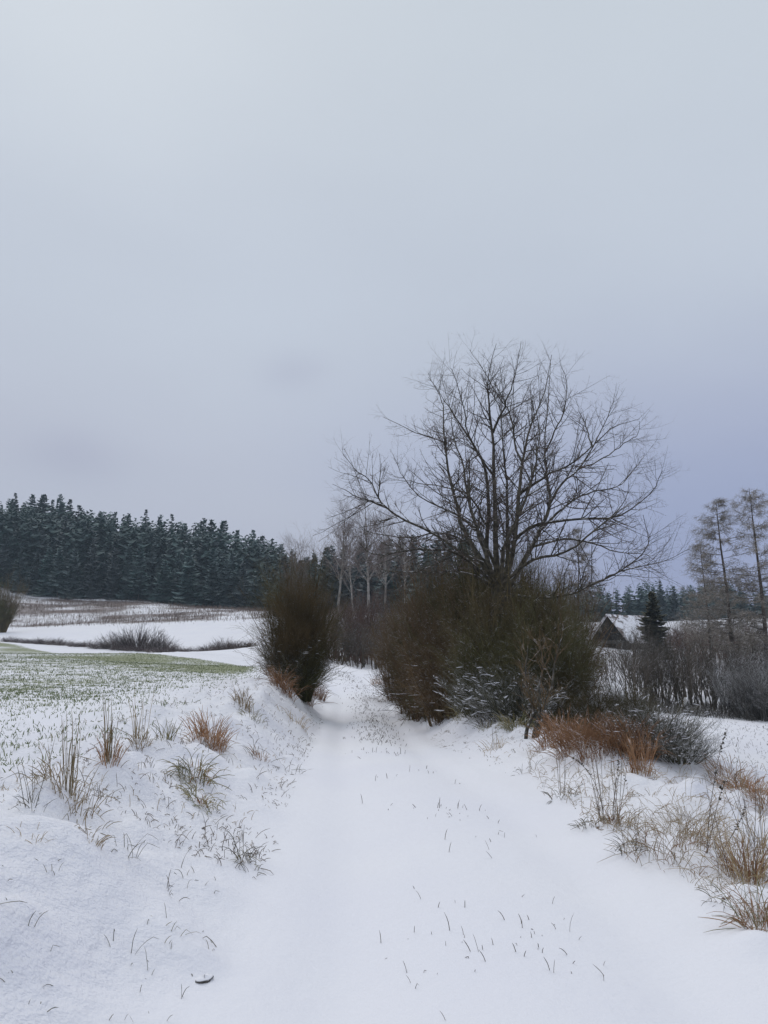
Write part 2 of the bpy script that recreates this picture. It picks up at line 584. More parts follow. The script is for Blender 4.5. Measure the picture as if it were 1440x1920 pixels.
def gz(x, y):
    x = np.asarray(x, float); y = np.asarray(y, float)
    z = macro(x, y)
    l, r = tL(y), tR(y)
    out = np.maximum(np.maximum(l - x, x - r), 0.0)
    edge = out + 0.30 * vnoise(x, y, 0.9, 5) * sstep(0.0, 0.4, out)
    wt = (1 - sstep(0.0, 1.45, edge)) * (1 - sstep(56, 70, y))
    c = (l + r) / 2; hw = (r - l) / 2
    u = (x - c) / np.maximum(hw, 0.3)
    rut = -0.075 * (np.exp(-((np.abs(u) - 0.62) / 0.22) ** 2)) + 0.03 * np.exp(-(u / 0.3) ** 2)
    zp = tZ(y) + rut * (1 - 0.4 * sstep(3, 9, y) * (1 - sstep(9, 18, y))) + 0.022 * fbm(x, y, 0.7, 3, 2)
    near = 1 - sstep(35, 90, y)
    rough = fbm(x, y, 1.1, 9, 3) * 0.20 + np.maximum(vnoise(x, y, 0.42, 31), -0.05) * 0.30 + np.maximum(vnoise(x, y, 0.23, 35), 0) * 0.20 + vnoise(x, y, 0.12, 41) * 0.05
    # verges are lumpy, the field and meadow smoother
    lump = np.where(x < c, 1 - 0.75 * sstep(2.0, 3.6, out), 1 - 0.7 * sstep(2.6, 4.5, out))
    z = z + rough * near * lump * sstep(0.0, 0.7, out)
    z = z * (1 - wt) + zp * wt
    z = z + fbm(x, y, 26, 77, 2) * 0.8 * sstep(70, 140, y)
    for (mx, my, mr_, mh) in MOUNDS:
        z = z + mh * np.exp(-((x - mx) ** 2 + (y - my) ** 2) / (mr_ * mr_))
    return z


def hit(px, py, dmin=2.0, dmax=300.0):
    """where the ray through a pixel first meets the ground"""
    d = np.exp(np.linspace(math.log(dmin), math.log(dmax), 700))
    p0 = W(px, py, 1.0) - np.array([0, 0, EYE])
    x, y, z = p0[0] * d, d, p0[2] * d + EYE
    g = gz(x, y)
    b = np.nonzero(z < g)[0]
    if not len(b):
        return W(px, py, dmax)
    i = b[0]
    return np.array([x[i], y[i], g[i]])


def at(px, d):
    """ground point on the column px at forward distance d"""
    p = W(px, 1190, d)
    return np.array([p[0], p[1], float(gz(p[0], p[1]))])


for (px, py, r_, h_) in ((130, 1500, .30, .07), (205, 1440, .22, .06), (262, 1405, .25, .08), (390, 1392, .25, .09), (365, 1462, .20, .08), (380, 1505, .18, .06),
                         (150, 1600, .25, .06), (460, 1620, .16, .05), (375, 1815, .09, .055), (300, 1700, .2, .03), (240, 1620, .16, .05), (500, 1430, .2, .06),
                         (1130, 1555, .22, .07), (1060, 1500, .16, .06), (1190, 1600, .18, .07), (1260, 1600, .3, .1), (1330, 1620, .25, .08), (1400, 1700, .22, .12), (1420, 1780, .14, .08), (1200, 1470, .3, .06), (1290, 1510, .4, .08)):
    h = hit(px, py)
    MOUNDS.append((h[0], h[1], r_, h_))

_ml = []
for _ in range(70):
    d_ = math.exp(rng.uniform(math.log(3.2), math.log(20)))
    left = rng.uniform() < .55
    o_ = rng.uniform(.25, 1.9)
    _ml.append((float(tL(d_)) - o_ if left else float(tR(d_)) + o_, d_, rng.uniform(.07, .20), rng.uniform(.025, .075)))
MOUNDS += _ml

# field edge line and region functions
E0, E1 = at(505, 49), at(0, 108)


def past_edge(x, y):
    """>0 beyond the far edge of the sown field (metres)"""
    dx, dy = E1[0] - E0[0], E1[1] - E0[1]
    L = math.hypot(dx, dy)
    return ((x - E0[0]) * -dy + (y - E0[1]) * dx) / L * -1.0


def weed_band(x, y):
    """dry weeds on the far field: 1 inside"""
    yb = 138 + (x + 40) * -0.12
    return sstep(yb - 4, yb + 5, y) * (1 - sstep(yb + 66, yb + 70, y)) * sstep(12, -2, x)


def steps(a, fine, rate, lim):
    v = [a]
    while v[-1] < lim:
        v.append(v[-1] + max(fine, rate * abs(v[-1])))
    return v


ypos = np.array(steps(0.9, 0.05, 0.0165, 450))
ys = np.concatenate([np.arange(-22, 0.9, 0.4), ypos])
up_ = np.array(steps(1.3, 0.06, 0.026, 300))
us = np.concatenate([-up_[::-1], np.linspace(-1.3, 1.3, 47)[1:-1], up_])
U, Y = np.meshgrid(us, ys)
Lg, Rg = tL(Y), tR(Y)
keep = 1 - sstep(60, 80, np.abs(Y))
c_ = (Lg + Rg) / 2; hw_ = (Rg - Lg) / 2
X = np.where(np.abs(U) <= 1.3, c_ + U / 1.3 * hw_, np.where(U < 0, U + 1.3 + Lg, U - 1.3 + Rg))
X = np.clip(X, -310, 310)
Z = gz(X, Y)
nr, nc = X.shape
out_l = Lg - X
out_r = X - Rg
pe = past_edge(X, Y)
green = np.zeros_like(X); litter = np.zeros_like(X)
infield = sstep(2.2, 4.0, out_l) * sstep(0.6, -0.6, pe) * sstep(-5, 4, Y)
gf = 0.20 + 0.34 * sstep(9, 18, Y) * sstep(-3, -8, X) - 0.03 * sstep(24, 34, Y)
gf = gf + 0.26 * sstep(-15, -3, pe + 6 * fbm(X, Y, 7, 8)) * sstep(24, 38, Y)
gf = gf + 0.34 * fbm(X, Y, 9, 12) + .16 * fbm(X, Y, 2.2, 13)
green = np.clip(infield * gf * sstep(7, 15, Y), 0, 1)
litter = np.clip(litter + (0.62 + .5 * fbm(X, Y, 9, 19)) * weed_band(X, Y), 0, 1)
# grass crown of the track where the snow is thin under the trees
uu = np.abs(U) / 1.3
strip = np.exp(-((U / 1.3 - 0.10) / 0.30) ** 2) * (np.abs(U) < 1.3) * sstep(14, 19, Y) * (1 - sstep(42, 52, Y))
litter = np.maximum(litter, (0.40 + .25 * fbm(X, Y, 1.2, 45)) * strip)
# litter under the hedge and thickets
pl_ = lambda px, py, d: W(px, py, d)[:2]
hb = np.clip(1 - np.hypot((X - 2.2) / 1.7, (Y - 16.5) / 5.5), 0, 1)
litter = np.maximum(litter, 0.42 * sstep(0, 0.35, hb))
litter = np.maximum(litter, 0.40 * sstep(0, 0.5, 1 - np.hypot((X + 2.6) / 1.5, (Y - 24.5) / 2.2)))
litter = np.maximum(litter, 0.42 * sstep(46, 52, Y) * (1 - sstep(72, 90, Y)) * sstep(-9, -3, X) * (1 - sstep(22, 40, X)))
litter = np.maximum(litter, 0.30 * sstep(13.5, 16, X) * sstep(42, 45, Y) * (1 - sstep(90, 110, Y)))
litter = np.maximum(litter, 0.95 * sstep(1, 6, Y - (205 + (X + 40) * -0.12)) * sstep(25, 8, X) * (Y > 150))
litter = np.maximum(litter, 0.5 * sstep(235, 250, Y))
for (px, py, r_) in ((1040, 1500, .09), (1075, 1512, .10), (1108, 1548, .11), (1130, 1562, .09), (1180, 1592, .11), (1200, 1605, .08), (1345, 1690, .10), (1385, 1712, .11), (1410, 1790, .08), (985, 1450, .10), (400, 1398, .12), (350, 1480, .08), (455, 1630, .07), (860, 1330, .25), (830, 1320, .25), (1150, 1430, .15), (1240, 1445, .15), (1290, 1470, .12)):
    h = hit(px, py)
    litter = np.maximum(litter, .46 * np.exp(-((X - h[0]) ** 2 + ((Y - h[1]) * .8) ** 2) / (r_ * r_)) * (1 + .8 * vnoise(X, Y, .1, 90)))
# lower meadow: a little green
green = np.maximum(green, 0.30 * sstep(2.6, 4.5, out_r) * sstep(4, 10, Y) * (1 - sstep(38, 44, Y)) * (0.55 + fbm(X, Y, 4, 60)))
green = np.clip(green, 0, 1)
# verge: small thin spots
litter = np.maximum(litter, np.clip((0.29 + .25 * fbm(X, Y, .9, 44)) * sstep(0.15, 0.8, np.minimum(np.maximum(out_l, out_r), 2)) * sstep(8, 14, Y) * (1 - sstep(26, 34, Y)) * (np.maximum(out_l, out_r) < 3.2), 0, 1))

out_ = np.maximum(np.maximum(out_l, out_r), 0) + .35 * vnoise(X, Y, .8, 5)
rough_a = .25 + .6 * sstep(.0, .9, out_) - .35 * sstep(2.2, 4.0, out_) + 0 * X
P3 = np.stack([X, Y, Z], -1)
dX = np.gradient(P3, axis=1); dY = np.gradient(P3, axis=0)
NRM = nrm(np.cross(dX, dY)).reshape(-1, 3)
idx = np.arange(nr * nc).reshape(nr, nc)
FQ = np.stack([idx[:-1, :-1], idx[:-1, 1:], idx[1:, 1:], idx[1:, :-1]], -1)
fx = X[:-1, :-1]; fy = Y[:-1, :-1]; fu = U[:-1, :-1] + 0.001
REG = np.zeros(fx.shape, int)                                         # 0 verge
REG[(fy > 95) | (past_edge(fx, fy) > 0) & (fx < tL(fy)) & (fy > 30)] = 4   # far slopes
REG[(fx > tR(fy) + 2.8) & (fy <= 95)] = 2                             # meadow and hollow
REG[(fx < tL(fy) - 2.2) & (past_edge(fx, fy) <= 0) & (fy <= 130)] = 1  # sown field
REG[(np.abs(fu) < 1.3) & (fy < 62)] = 3                               # track
for rid, nm, mt in ((0, 'verge_ground', 'verge'), (1, 'sown_field', 'field'), (2, 'meadow_ground', 'meadow'), (3, 'snowy_track', 'track'), (4, 'hillside_ground', 'hill')):
    q = FQ[REG == rid].reshape(-1, 4)
    used, inv = np.unique(q, return_inverse=True)
    me = make_mesh(nm, P3.reshape(-1, 3)[used], inv.reshape(-1, 4), None, M[mt], True,
                   {'green': green.ravel()[used], 'litter': litter.ravel()[used], 'rough': rough_a.ravel()[used]})
    me.normals_split_custom_set_from_vertices(NRM[used].tolist())
    link(nm, me, kind='structure')


# ------------------------------------------------------------------ the big bare tree
def tree_from_limbs():
    D = 19.0
    base = at(940, D)
    t = thing('bare_tree', 'tall leafless tree with wide dome crown of bare branches above the hedge', 'tree', base)
    b0 = base.copy()
    z3 = lambda l, off: [W(620 + .472 * x, 620 + .472 * y, D + o) for (x, y), o in zip(l, np.linspace(off[0], off[1], len(l)))]
    px = lambda l, off: [W(x, y, D + o) for (x, y), o in zip(l, np.linspace(off[0], off[1], len(l)))]
    trunk = [b0 + np.array([0, 0, -.1]), W(938, 1250, D), W(940, 1150, D), W(938, 1085, D)]
    Pt = resample(trunk, 12)[None] - base
    Rt = np.linspace(.27, .21, 12)[None] * (1 + .12 * rng.normal(size=(1, 12)) * .5)
    V, Q = tubes(Pt, Rt, 10)
    link('trunk', make_mesh('trunk', V, Q, None, M['tree_bark']), t)
    L = [  # polyline, base radius, tip radius
        (px([(935, 1100), (905, 1058), (868, 1038), (808, 998), (747, 969), (710, 936), (696, 903), (667, 880), (644, 854)], (0, -1.2)), .058, .010),
        (px([(719, 948), (690, 938), (660, 926), (625, 908)], (-.8, -1.6)), .030, .008),
        (px([(932, 1110), (905, 1060), (866, 984), (856, 946), (842, 898), (835, 851), (828, 828), (776, 809), (719, 783)], (0, .9)), .085, .010),
        (px([(835, 848), (832, 800), (830, 757), (815, 725), (802, 700)], (.6, 1.1)), .030, .008),
        (px([(925, 1100), (912, 1045), (915, 988), (915, 932), (908, 870), (884, 828), (851, 776), (832, 752), (804, 705)], (.1, 1.6)), .085, .010),
        (px([(934, 1090), (929, 1030), (928, 960), (924, 884), (924, 818), (917, 757), (915, 705), (931, 644)], (0, .3)), .10, .010),
        (px([(924, 812), (946, 762), (965, 705), (976, 639)], (.2, -.5)), .042, .008),
        (px([(945, 1100), (957, 1054), (967, 998), (974, 927), (981, 856), (993, 799), (1021, 738), (1035, 667)], (0, -1.0)), .095, .010),
        (px([(975, 925), (1005, 905), (1031, 888), (1068, 870), (1113, 835), (1153, 799), (1200, 786)], (-.4, -1.8)), .045, .009),
        (px([(950, 1110), (969, 1073), (998, 1026), (1021, 974), (1031, 941), (1026, 894), (1021, 847), (1026, 757), (1033, 681)], (0, 1.2)), .105, .010),
        (px([(1031, 944), (1052, 908), (1085, 880), (1111, 838), (1139, 781), (1152, 740)], (.8, 1.8)), .052, .010),
        (px([(1110, 838), (1098, 800), (1088, 776), (1080, 745)], (1.3, 1.8)), .024, .008),
        (px([(960, 1020), (995, 988), (1045, 979), (1097, 972), (1153, 971), (1196, 946), (1229, 912), (1243, 882)], (-.2, -1.6)), .055, .009),
        (px([(955, 1115), (985, 1118), (1026, 1121), (1074, 1113), (1107, 1097), (1163, 1072), (1207, 1032), (1216, 1000), (1206, 965)], (0, -1.5)), .052, .010),
        (px([(1107, 1097), (1150, 1077), (1183, 1066), (1244, 1052), (1292, 1030)], (-.8, -1.4)), .032, .008),
        (px([(930, 1105), (900, 1085), (860, 1072), (800, 1074), (723, 1069), (690, 1055)], (0, -1.2)), .050, .009),
        (px([(930, 1080), (880, 1020), (820, 1000), (770, 1008), (700, 1000), (660, 985)], (0, 1.4)), .045, .009),
        (px([(912, 985), (880, 930), (840, 915), (780, 905), (730, 898)], (.6, 1.5)), .040, .009),
        (px([(924, 890), (895, 850), (875, 800), (868, 755), (850, 700), (842, 690)], (.1, -1.0)), .036, .008),
        (px([(980, 870), (965, 830), (958, 780), (930, 735), (905, 690), (880, 655)], (-.5, .6)), .034, .008),
        (px([(1022, 850), (1045, 800), (1060, 760), (1062, 715), (1050, 680)], (.9, .2)), .030, .008),
        (px([(1000, 1025), (1060, 1010), (1110, 1020), (1160, 1035), (1210, 1040), (1240, 1060)], (0, 1.5)), .040, .008),
        (px([(1012, 995), (1060, 950), (1100, 925), (1150, 915), (1190, 880), (1210, 850)], (.3, 2.2)), .045, .009),
        (px([(1085, 880), (1130, 860), (1165, 835), (1195, 815), (1200, 790)], (1.2, .6)), .026, .008),
        (px([(950, 1090), (952, 1010), (950, 930), (945, 850), (940, 770), (948, 700)], (.3, 2.4)), .070, .010),
        (px([(940, 1095), (945, 1030), (975, 960), (1000, 890), (1010, 820), (1000, 740)], (-.2, -2.6)), .070, .010),
        (px([(930, 1095), (900, 1010), (880, 950), (870, 880), (850, 820), (845, 770)], (-.2, -2.6)), .070, .010),
        (px([(940, 1095), (1000, 1050), (1060, 1035), (1120, 990), (1165, 950), (1180, 905)], (-.2, -3.0)), .055, .009),
        (px([(930, 1095), (860, 1040), (800, 1030), (750, 1035), (700, 1040), (668, 1010)], (-.2, -2.8)), .050, .009),
        (px([(940, 1090), (900, 1000), (850, 960), (800, 940), (760, 900), (740, 860)], (.3, 2.8)), .055, .009),
    ]
    PP, RR = [], []
    for pts, ra, rb in L:
        m = 16
        P = resample(np.array(pts) - base, m)
        jit = rng.normal(size=P.shape) * .012
        jit[0] = 0
        P = P + jit
        rb = rb * .55
        Rr = (rb + (ra * .82 - rb) * (1 - np.linspace(0, 1, m)) ** 1.25)
        PP.append(P); RR.append(Rr)
        V, Q = tubes(P[None], Rr[None], 6)
        link('limb', make_mesh('limb', V, Q, None, M['tree_bark']), t)
    PP, RR = np.array(PP), np.array(RR)
    lens = np.linalg.norm(np.diff(PP, axis=1), axis=2).sum(1)
    P1, R1 = sprout(PP, RR, np.round(lens * 6.6).astype(int), (.16, 1.0), (.55, 1.2), (.5, 1.7), .04, .040, 8, .065, .55, .015, .35, absl=True, taper=.62)
    l1 = np.linalg.norm(np.diff(P1, axis=1), axis=2).sum(1)
    P2, R2 = sprout(P1, R1, np.round(l1 * 6.0).astype(int), (.12, 1.0), (.55, 1.15), (.15, .58), .08, .03, 5, .09, .7, .0080, .55, absl=True, taper=.6)
    P3_, R3_ = sprout(P2, R2, 3, (.2, 1.0), (.6, 1.3), (.05, .18), .08, .02, 3, .15, .8, .0060, .7, absl=True)
    link('branches', Geo().tubes(P1, R1, 4).mesh('branches', M['tree_bark']), t, 'stuff')
    link('twigs', Geo().tubes(P2, R2, 3).tubes(P3_, R3_, 3).mesh('twigs', M['tree_twig']), t, 'stuff')


tree_from_limbs()


# ------------------------------------------------------------------ shrubs
def shrub_meshes(key, H, Wd, stems, n1, n2, lean=0.5, mat=None, stem_mat=None, r0=.016, fine=.0042, up=.05, base_r=.25, splay=1.0, lmin=.55, egg=0.0, base_z=.05, tang=.9, upc1=.07, swig=.09, snowy=0, snow_r=.006, snow_top=.6, n3=0, low=0.12, up2=.3):
    """meshes of one shrub about H tall and Wd wide, base at the origin"""
    a = rng.uniform(0, 2 * math.pi, stems)
    rr = np.sqrt(rng.uniform(0, 1, stems))
    p0 = np.stack([np.cos(a) * rr * base_r, np.sin(a) * rr * base_r, -base_z * np.ones(stems)], -1)
    tilt = rr * lean
    d = np.stack([np.cos(a) * np.sin(tilt), np.sin(a) * np.sin(tilt), np.cos(tilt)], -1)
    Ls = H * rng.uniform(lmin, 1.02, stems) * (1 - .25 * rr * splay)
    Ls = Ls * (1 - egg * rr * rr)
    P0 = grow(p0, d, Ls, 8, up * .25, swig)
    R0 = (r0 * rng.uniform(.6, 1.2, stems))[:, None] * np.linspace(1, .22, 8)[None]
    P1, R1 = sprout(P0, R0, n1, (low, .98), (.35, tang), (.22, .5), up2, upc1, 5, .13, .6, r0 * .5, .4)
    P2, R2 = sprout(P1, R1, n2, (.15, 1.0), (.35, tang + .1), (.3, .65), up2 * .5, upc1 * .6, 3, .18, .7, fine * 1.3, .55)
    g = Geo().tubes(P1, R1, 3).tubes(P2, R2, 3)
    if n3:
        P3_, R3_ = sprout(P2, R2, n3, (.2, 1.0), (.4, 1.0), (.4, .8), .1, .02, 3, .12, .8, fine, .7)
        g.tubes(P3_, R3_, 3)
    out = [Geo().tubes(P0, R0, 4).mesh(key + '_stems', stem_mat or mat), g.mesh(key + '_twigs', mat)]
    if snowy:
        src = P2[np.linalg.norm(np.diff(P2, axis=1), axis=2).sum(1) > .03 * H]
        src = src[(src[:, 0, 2] < snow_top * H)]
        dz = nrm(src[:, -1] - src[:, 0])[:, 2]
        src = src[np.argsort(np.abs(dz))[:snowy * 3]]
        src = src[rng.permutation(len(src))[:snowy]]
        rs = rng.uniform(.5, 1.3, len(src)) * snow_r
        Pq = src[:, [0, 1, 2]].copy()
        Pq[:, :, 2] += rs[:, None] * .8
        Pm = (Pq[:, :-1] + Pq[:, 1:]) / 2
        Pq = np.stack([Pq[:, 0], Pm[:, 0], Pq[:, 1], Pm[:, 1], Pq[:, 2]], 1)
        out.append(Geo().tubes(Pq, rs[:, None] * np.array([[.1, .8, 1, .8, .1]]), 5).mesh(key + '_snow', M['snow_cap']))
    return out


def place_shrub(name, ms, label, cat, loc, H, W_=None, rz=None, group=None, mats=None):
    W_ = W_ or H
    t = thing(name, label, cat, loc, group, rng.uniform(0, 6.28) if rz is None else rz, (W_, W_, H))
    link('stems', ms[0], t, 'stuff')
    link('twigs', ms[1], t, 'stuff')
    if len(ms) > 2:
        link('snow_clumps', ms[2], t, 'stuff')
    return t


# tall shrub left of the track
b = hit(556, 1300, 12)
ms = shrub_meshes('willow', 5.0, 2.2, 190, 12, 7, .25, M['shrub_olive'], r0=.017, fine=.0052, base_r=.50, low=.05, up2=.14, lmin=.55, splay=.2, egg=.30, up=.10, swig=.10, tang=1.1, upc1=.05, base_z=.3)
place_shrub('willow_shrub', ms, 'tall dense brown shrub shaped like an upright egg left of the track', 'shrub', b, 1.07, .97)
ms = shrub_meshes('skirt', 2.4, 1.9, 90, 7, 6, .62, M['hedge_frosty'], r0=.010, fine=.0045, base_r=.40, low=.12, tang=1.1, upc1=.03, snowy=80, snow_r=.005, snow_top=1.1)
place_shrub('low_shrub', ms, 'snow-flecked low twigs skirting the foot of the egg-shaped shrub', 'shrub', b + np.array([-.1, -.35, 0]), 1.0)

# hedge along the right of the track
hm = [shrub_meshes('hedge%d' % i, 1.0, .8, 150, 8, 6, ln, M[mt], r0=.0052, fine=.0016, base_r=.30, low=.06, up2=.08, tang=1.25, upc1=.03, swig=.15, base_z=.13, n3=1, snowy=40, snow_r=.0018, snow_top=.25) for i, (ln, mt) in
      enumerate(((.26, 'hedge_twig'), (.32, 'hedge_brown'), (.22, 'hedge_olive')))]
fm = shrub_meshes('frosty', 1.0, 1.0, 110, 7, 6, .75, M['hedge_frosty'], r0=.007, fine=.0026, base_r=.30, low=.10, snowy=260, snow_r=.0048, snow_top=1.1)
HEDGE = [  # px, depth, height, width factor, mesh, label
    (804, 27.5, 5.4, 3.2, 1, 'thin brown hedge shrub at the far end of the hedge where the track bends'),
    (834, 25.0, 5.7, 3.6, 0, 'dense dark hedge shrub overhanging the track beneath the tree\'s left branches'),
    (872, 22.5, 5.3, 3.8, 2, 'dark olive hedge shrub just left of the bare tree\'s trunk'),
    (915, 20.2, 5.0, 3.9, 1, 'brown hedge shrub directly in front of the bare tree\'s trunk'),
    (960, 18.6, 5.0, 3.5, 0, 'tall olive hedge shrub just right of the bare tree\'s trunk'),
    (998, 17.4, 4.1, 3.0, 2, 'olive hedge shrub behind the rust grass, mid hedge'),
    (1012, 18.4, 4.3, 2.7, 1, 'brown hedge shrub with ragged top near the hedge\'s right end'),
    (985, 22.5, 6.4, 4.2, 1, 'tall brown shrub at the back of the hedge under the tree crown'),
    (900, 25.5, 6.9, 4.6, 0, 'tall shrub behind the bare tree\'s trunk at the back of the hedge'),
    (1000, 21.0, 5.0, 3.4, 2, 'shrub at the back of the hedge towards the barn'),
    (870, 20.6, 3.2, 3.2, 1, 'shorter brown hedge shrub leaning out towards the track'),
    (1085, 16.4, 1.8, 3.0, 0, 'lower green-brown hedge shrub sloping down at the hedge\'s right end'),
    (962, 17.2, 3.0, 3.2, 2, 'mid-height dark hedge shrub behind the sapling'),
    (780, 32.0, 5.0, 3.6, 1, 'thin loose shrub beyond the hedge\'s far end, right of the bend'),
    (930, 21.5, 7.0, 3.8, 2, 'tallest hedge shrub, its twigs reaching up among the big tree\'s limbs'),
    (865, 24.0, 7.0, 4.4, 1, 'tall thin shrub reaching into the tree\'s lower left branches'),
    (1145, 15.2, 1.55, 2.8, 0, 'low green-brown shrub tapering off the hedge towards the meadow'),
]
for px, d, H, wf, k, lab in HEDGE:
    place_shrub('hedge_shrub', hm[k], lab, 'shrub', at(px, d), H, wf, group='hedge shrubs beside the track')
for px, py, H, wf, lab in ((845, 1322, 1.0, 1.5, 'snow-dusted low twiggy bush at the hedge foot beside the dark gap'), (905, 1338, 1.25, 1.6, 'snow-flecked low bush at the hedge foot below the bare tree'),
                           (965, 1352, 1.3, 1.5, 'snow-flecked bush just left of the three-stemmed sapling'), (1075, 1372, 1.45, 1.7, 'snow-flecked green bush above the rust grass'),
                           (1135, 1388, 1.35, 1.6, 'snow-flecked green bush over the right half of the rust grass'), (1235, 1412, .75, 1.0, 'small round snow-dusted bush ending the hedge at the meadow'),
                           (1190, 1392, .9, 1.2, 'low snow-dusted bush between rust grass and meadow'), (1275, 1428, .45, .8, 'little sparse bush at the very end of the hedge')):
    place_shrub('snowy_bush', fm, lab, 'bush', hit(px, py), H, wf)

bmm = shrub_meshes('brown_skirt', 1.0, 1.0, 120, 7, 6, .80, M['hedge_brown'], r0=.007, fine=.0026, base_r=.34, low=.08, base_z=.2, tang=1.1, upc1=.02, snowy=50, snow_r=.003, snow_top=.9)
for px, py, H, wf, lab in ((772, 1300, 1.2, 1.3, 'lowest brown bush where the hedge\'s far corner touches the track'), (790, 1305, 1.5, 1.4, 'low brown bush rounding off the hedge\'s far corner at the bend'), (815, 1316, 1.5, 1.5, 'low brown bush spilling from the hedge onto the shaded track edge'),
                           (842, 1326, 1.3, 1.5, 'low brown bush at the hedge foot left of the snow-dusted one')):
    place_shrub('brown_bush', bmm, lab, 'bush', hit(px, py, 8), H, wf)

# sapling with three stems in front of the hedge
b = hit(1000, 1386)
t = thing('sapling', 'sapling with three dark bare stems rising from the snow before the hedge', 'sapling', b)
SP, SR = [], []
for pts in ([(985, 1384), (990, 1360), (1000, 1335), (992, 1300), (985, 1262), (990, 1215)], [(998, 1388), (1005, 1360), (1012, 1330), (1010, 1290), (1018, 1250), (1012, 1205)], [(1005, 1382), (1016, 1352), (1022, 1318), (1035, 1285), (1040, 1240), (1052, 1200)]):
    P = resample([W(x, y, b[1] + .12 * i) - b for i, (x, y) in enumerate(pts)], 14)
    P[0, 2] -= .1
    r_ = np.linspace(.034, .010, 14)
    SP.append(P); SR.append(r_)
    V, Q = tubes(P[None], r_[None], 7)
    link('stem', make_mesh('stem', V, Q, None, M['tree_bark']), t)
P1, R1 = sprout(np.array(SP), np.array(SR), 16, (.25, 1), (.5, 1.0), (.25, .75), .2, .05, 5, .12, .5, .009, .4, absl=True)
P2, R2 = sprout(P1, R1, 5, (.2, 1), (.5, 1.0), (.12, .35), .1, .03, 4, .14, .7, .004, .6, absl=True)
link('twigs', Geo().tubes(P1, R1, 3).tubes(P2, R2, 3).mesh('twigs', M['hedge_brown']), t, 'stuff')

# ------------------------------------------------------------------ thickets of bare saplings
tm = [shrub_meshes('thicket%d' % i, 1.0, .6, st, 10, 6, ln, M[mt], r0=.0085, fine=.0021, base_r=br, low=.30, up2=.35) for i, (st, ln, br, mt) in
      enumerate(((13, .28, .16, 'thicket'), (18, .36, .20, 'thicket'), (48, .35, .22, 'red_thicket'), (64, .55, .22, 'frost_twig')))]
for i, (px, d, H, k) in enumerate(((625, 56, 4.2, 1), (650, 60, 4.8, 2), (672, 54, 4.1, 0), (695, 58, 5.0, 2), (715, 53, 4.3, 0), (735, 56, 4.9, 1), (752, 50, 4.2, 0), (772, 54, 5.0, 2), (640, 66, 5.6, 1), (705, 68, 6.0, 2), (760, 66, 6.2, 1), (610, 62, 5.0, 2), (675, 64, 5.6, 2), (735, 62, 5.8, 1))):
    place_shrub('thicket_shrub', tm[k], 'leafless sapling clump in the thicket closing off the gap where the track bends', 'shrub', at(px, d), H, H * 1.05, group='thicket at the bend of the track')
for i, (px, d, H, k) in enumerate(((1170, 43, 4.6, 1), (1200, 46, 4.9, 0), (1222, 43.5, 5.0, 1), (1250, 45, 4.6, 0), (1275, 42.5, 4.8, 0), (1302, 44, 4.7, 1), (1330, 46, 4.8, 0), (1350, 43, 4.3, 1), (1378, 46, 4.6, 0), (1186, 50, 4.8, 1), (1240, 52, 4.9, 1), (1290, 53, 5.2, 0), (1340, 54, 5.0, 1), (1400, 53, 5.0, 0), (1430, 50, 4.6, 1))):
    place_shrub('thicket_shrub', tm[k], 'leafless multi-stemmed shrub in the thicket along the lower meadow\'s far edge', 'shrub', at(px, d), H, H * 1.0, group='thicket along the lower meadow')
for i, (px, d, H) in enumerate(((1395, 41, 3.4), (1430, 40, 3.7), (1412, 44, 4.2), (1455, 43, 4.0))):
    place_shrub('frosted_shrub', tm[3], 'pale frosted shrub in front of the larches at the meadow edge', 'shrub', at(px, d), H, H * 1.1, group='frosted shrubs below the larches')
for i, (px, d, H) in enumerate(((1300, 72, 4.6), (1345, 76, 4.4), (1385, 70, 4.2), (1425, 74, 4.6), (1270, 78, 4.0))):
    place_shrub('red_shrub', tm[2], 'reddish brown bushy shrub behind the meadow thicket, under the larches', 'shrub', at(px, d), H, H * 1.3, group='reddish shrubs under the larches')
for (px, d, H, lab) in ((1140, 62, 3.1, 'bare brown shrub below the barn\'s gable'), (1105, 60, 2.9, 'bare brown shrub left of the barn'), (1182, 68, 4.3, 'bare brown shrub hiding the barn\'s lower wall')):
    place_shrub('brown_shrub', tm[1], lab, 'shrub', at(px, d), H, H * 1.2)

# scrub in the far field on the left
sm = shrub_meshes('field_bush', 1.0, 1.4, 120, 6, 5, .95, M['purple_scrub'], r0=.010, fine=.0045, base_r=.5, low=.1)
for px, d, H, wf, lab in ((262, 97, 3.9, 4.0, 'broad rounded purple-brown bush in the far snowfield'), (222, 99, 2.4, 3.0, 'lower bush joined to the left side of the rounded field bush'),
                          (300, 95, 2.1, 2.6, 'lower bush joined to the right side of the rounded field bush'), (428, 84, 1.9, 2.4, 'small scrub bush at the right end of the field hedge'),
                          (395, 91, 1.2, 1.8, 'low scrub in the gap right of the rounded field bush')):
    place_shrub('field_bush', sm, lab, 'bush', at(px, d), H, wf)
for px in np.linspace(18, 460, 22):
    d = np.interp(px, (0, 460), (110, 82)) + rng.uniform(-1, 1)
    place_shrub('low_scrub', sm, 'low brown scrub in the line along the far edge of the sown field', 'scrub', at(px, d), rng.uniform(.75, 1.25), rng.uniform(1.5, 2.0), group='scrub line along the sown field')
em = shrub_meshes('edge_tree', 10.5, 5.0, 100, 8, 6, .34, M['shrub_olive'], r0=.05, fine=.016, base_r=.7, low=.12)
place_shrub('edge_shrub', em, 'tall brown bare shrub cut off by the left edge of the picture', 'shrub', at(2, 128), 1.0)


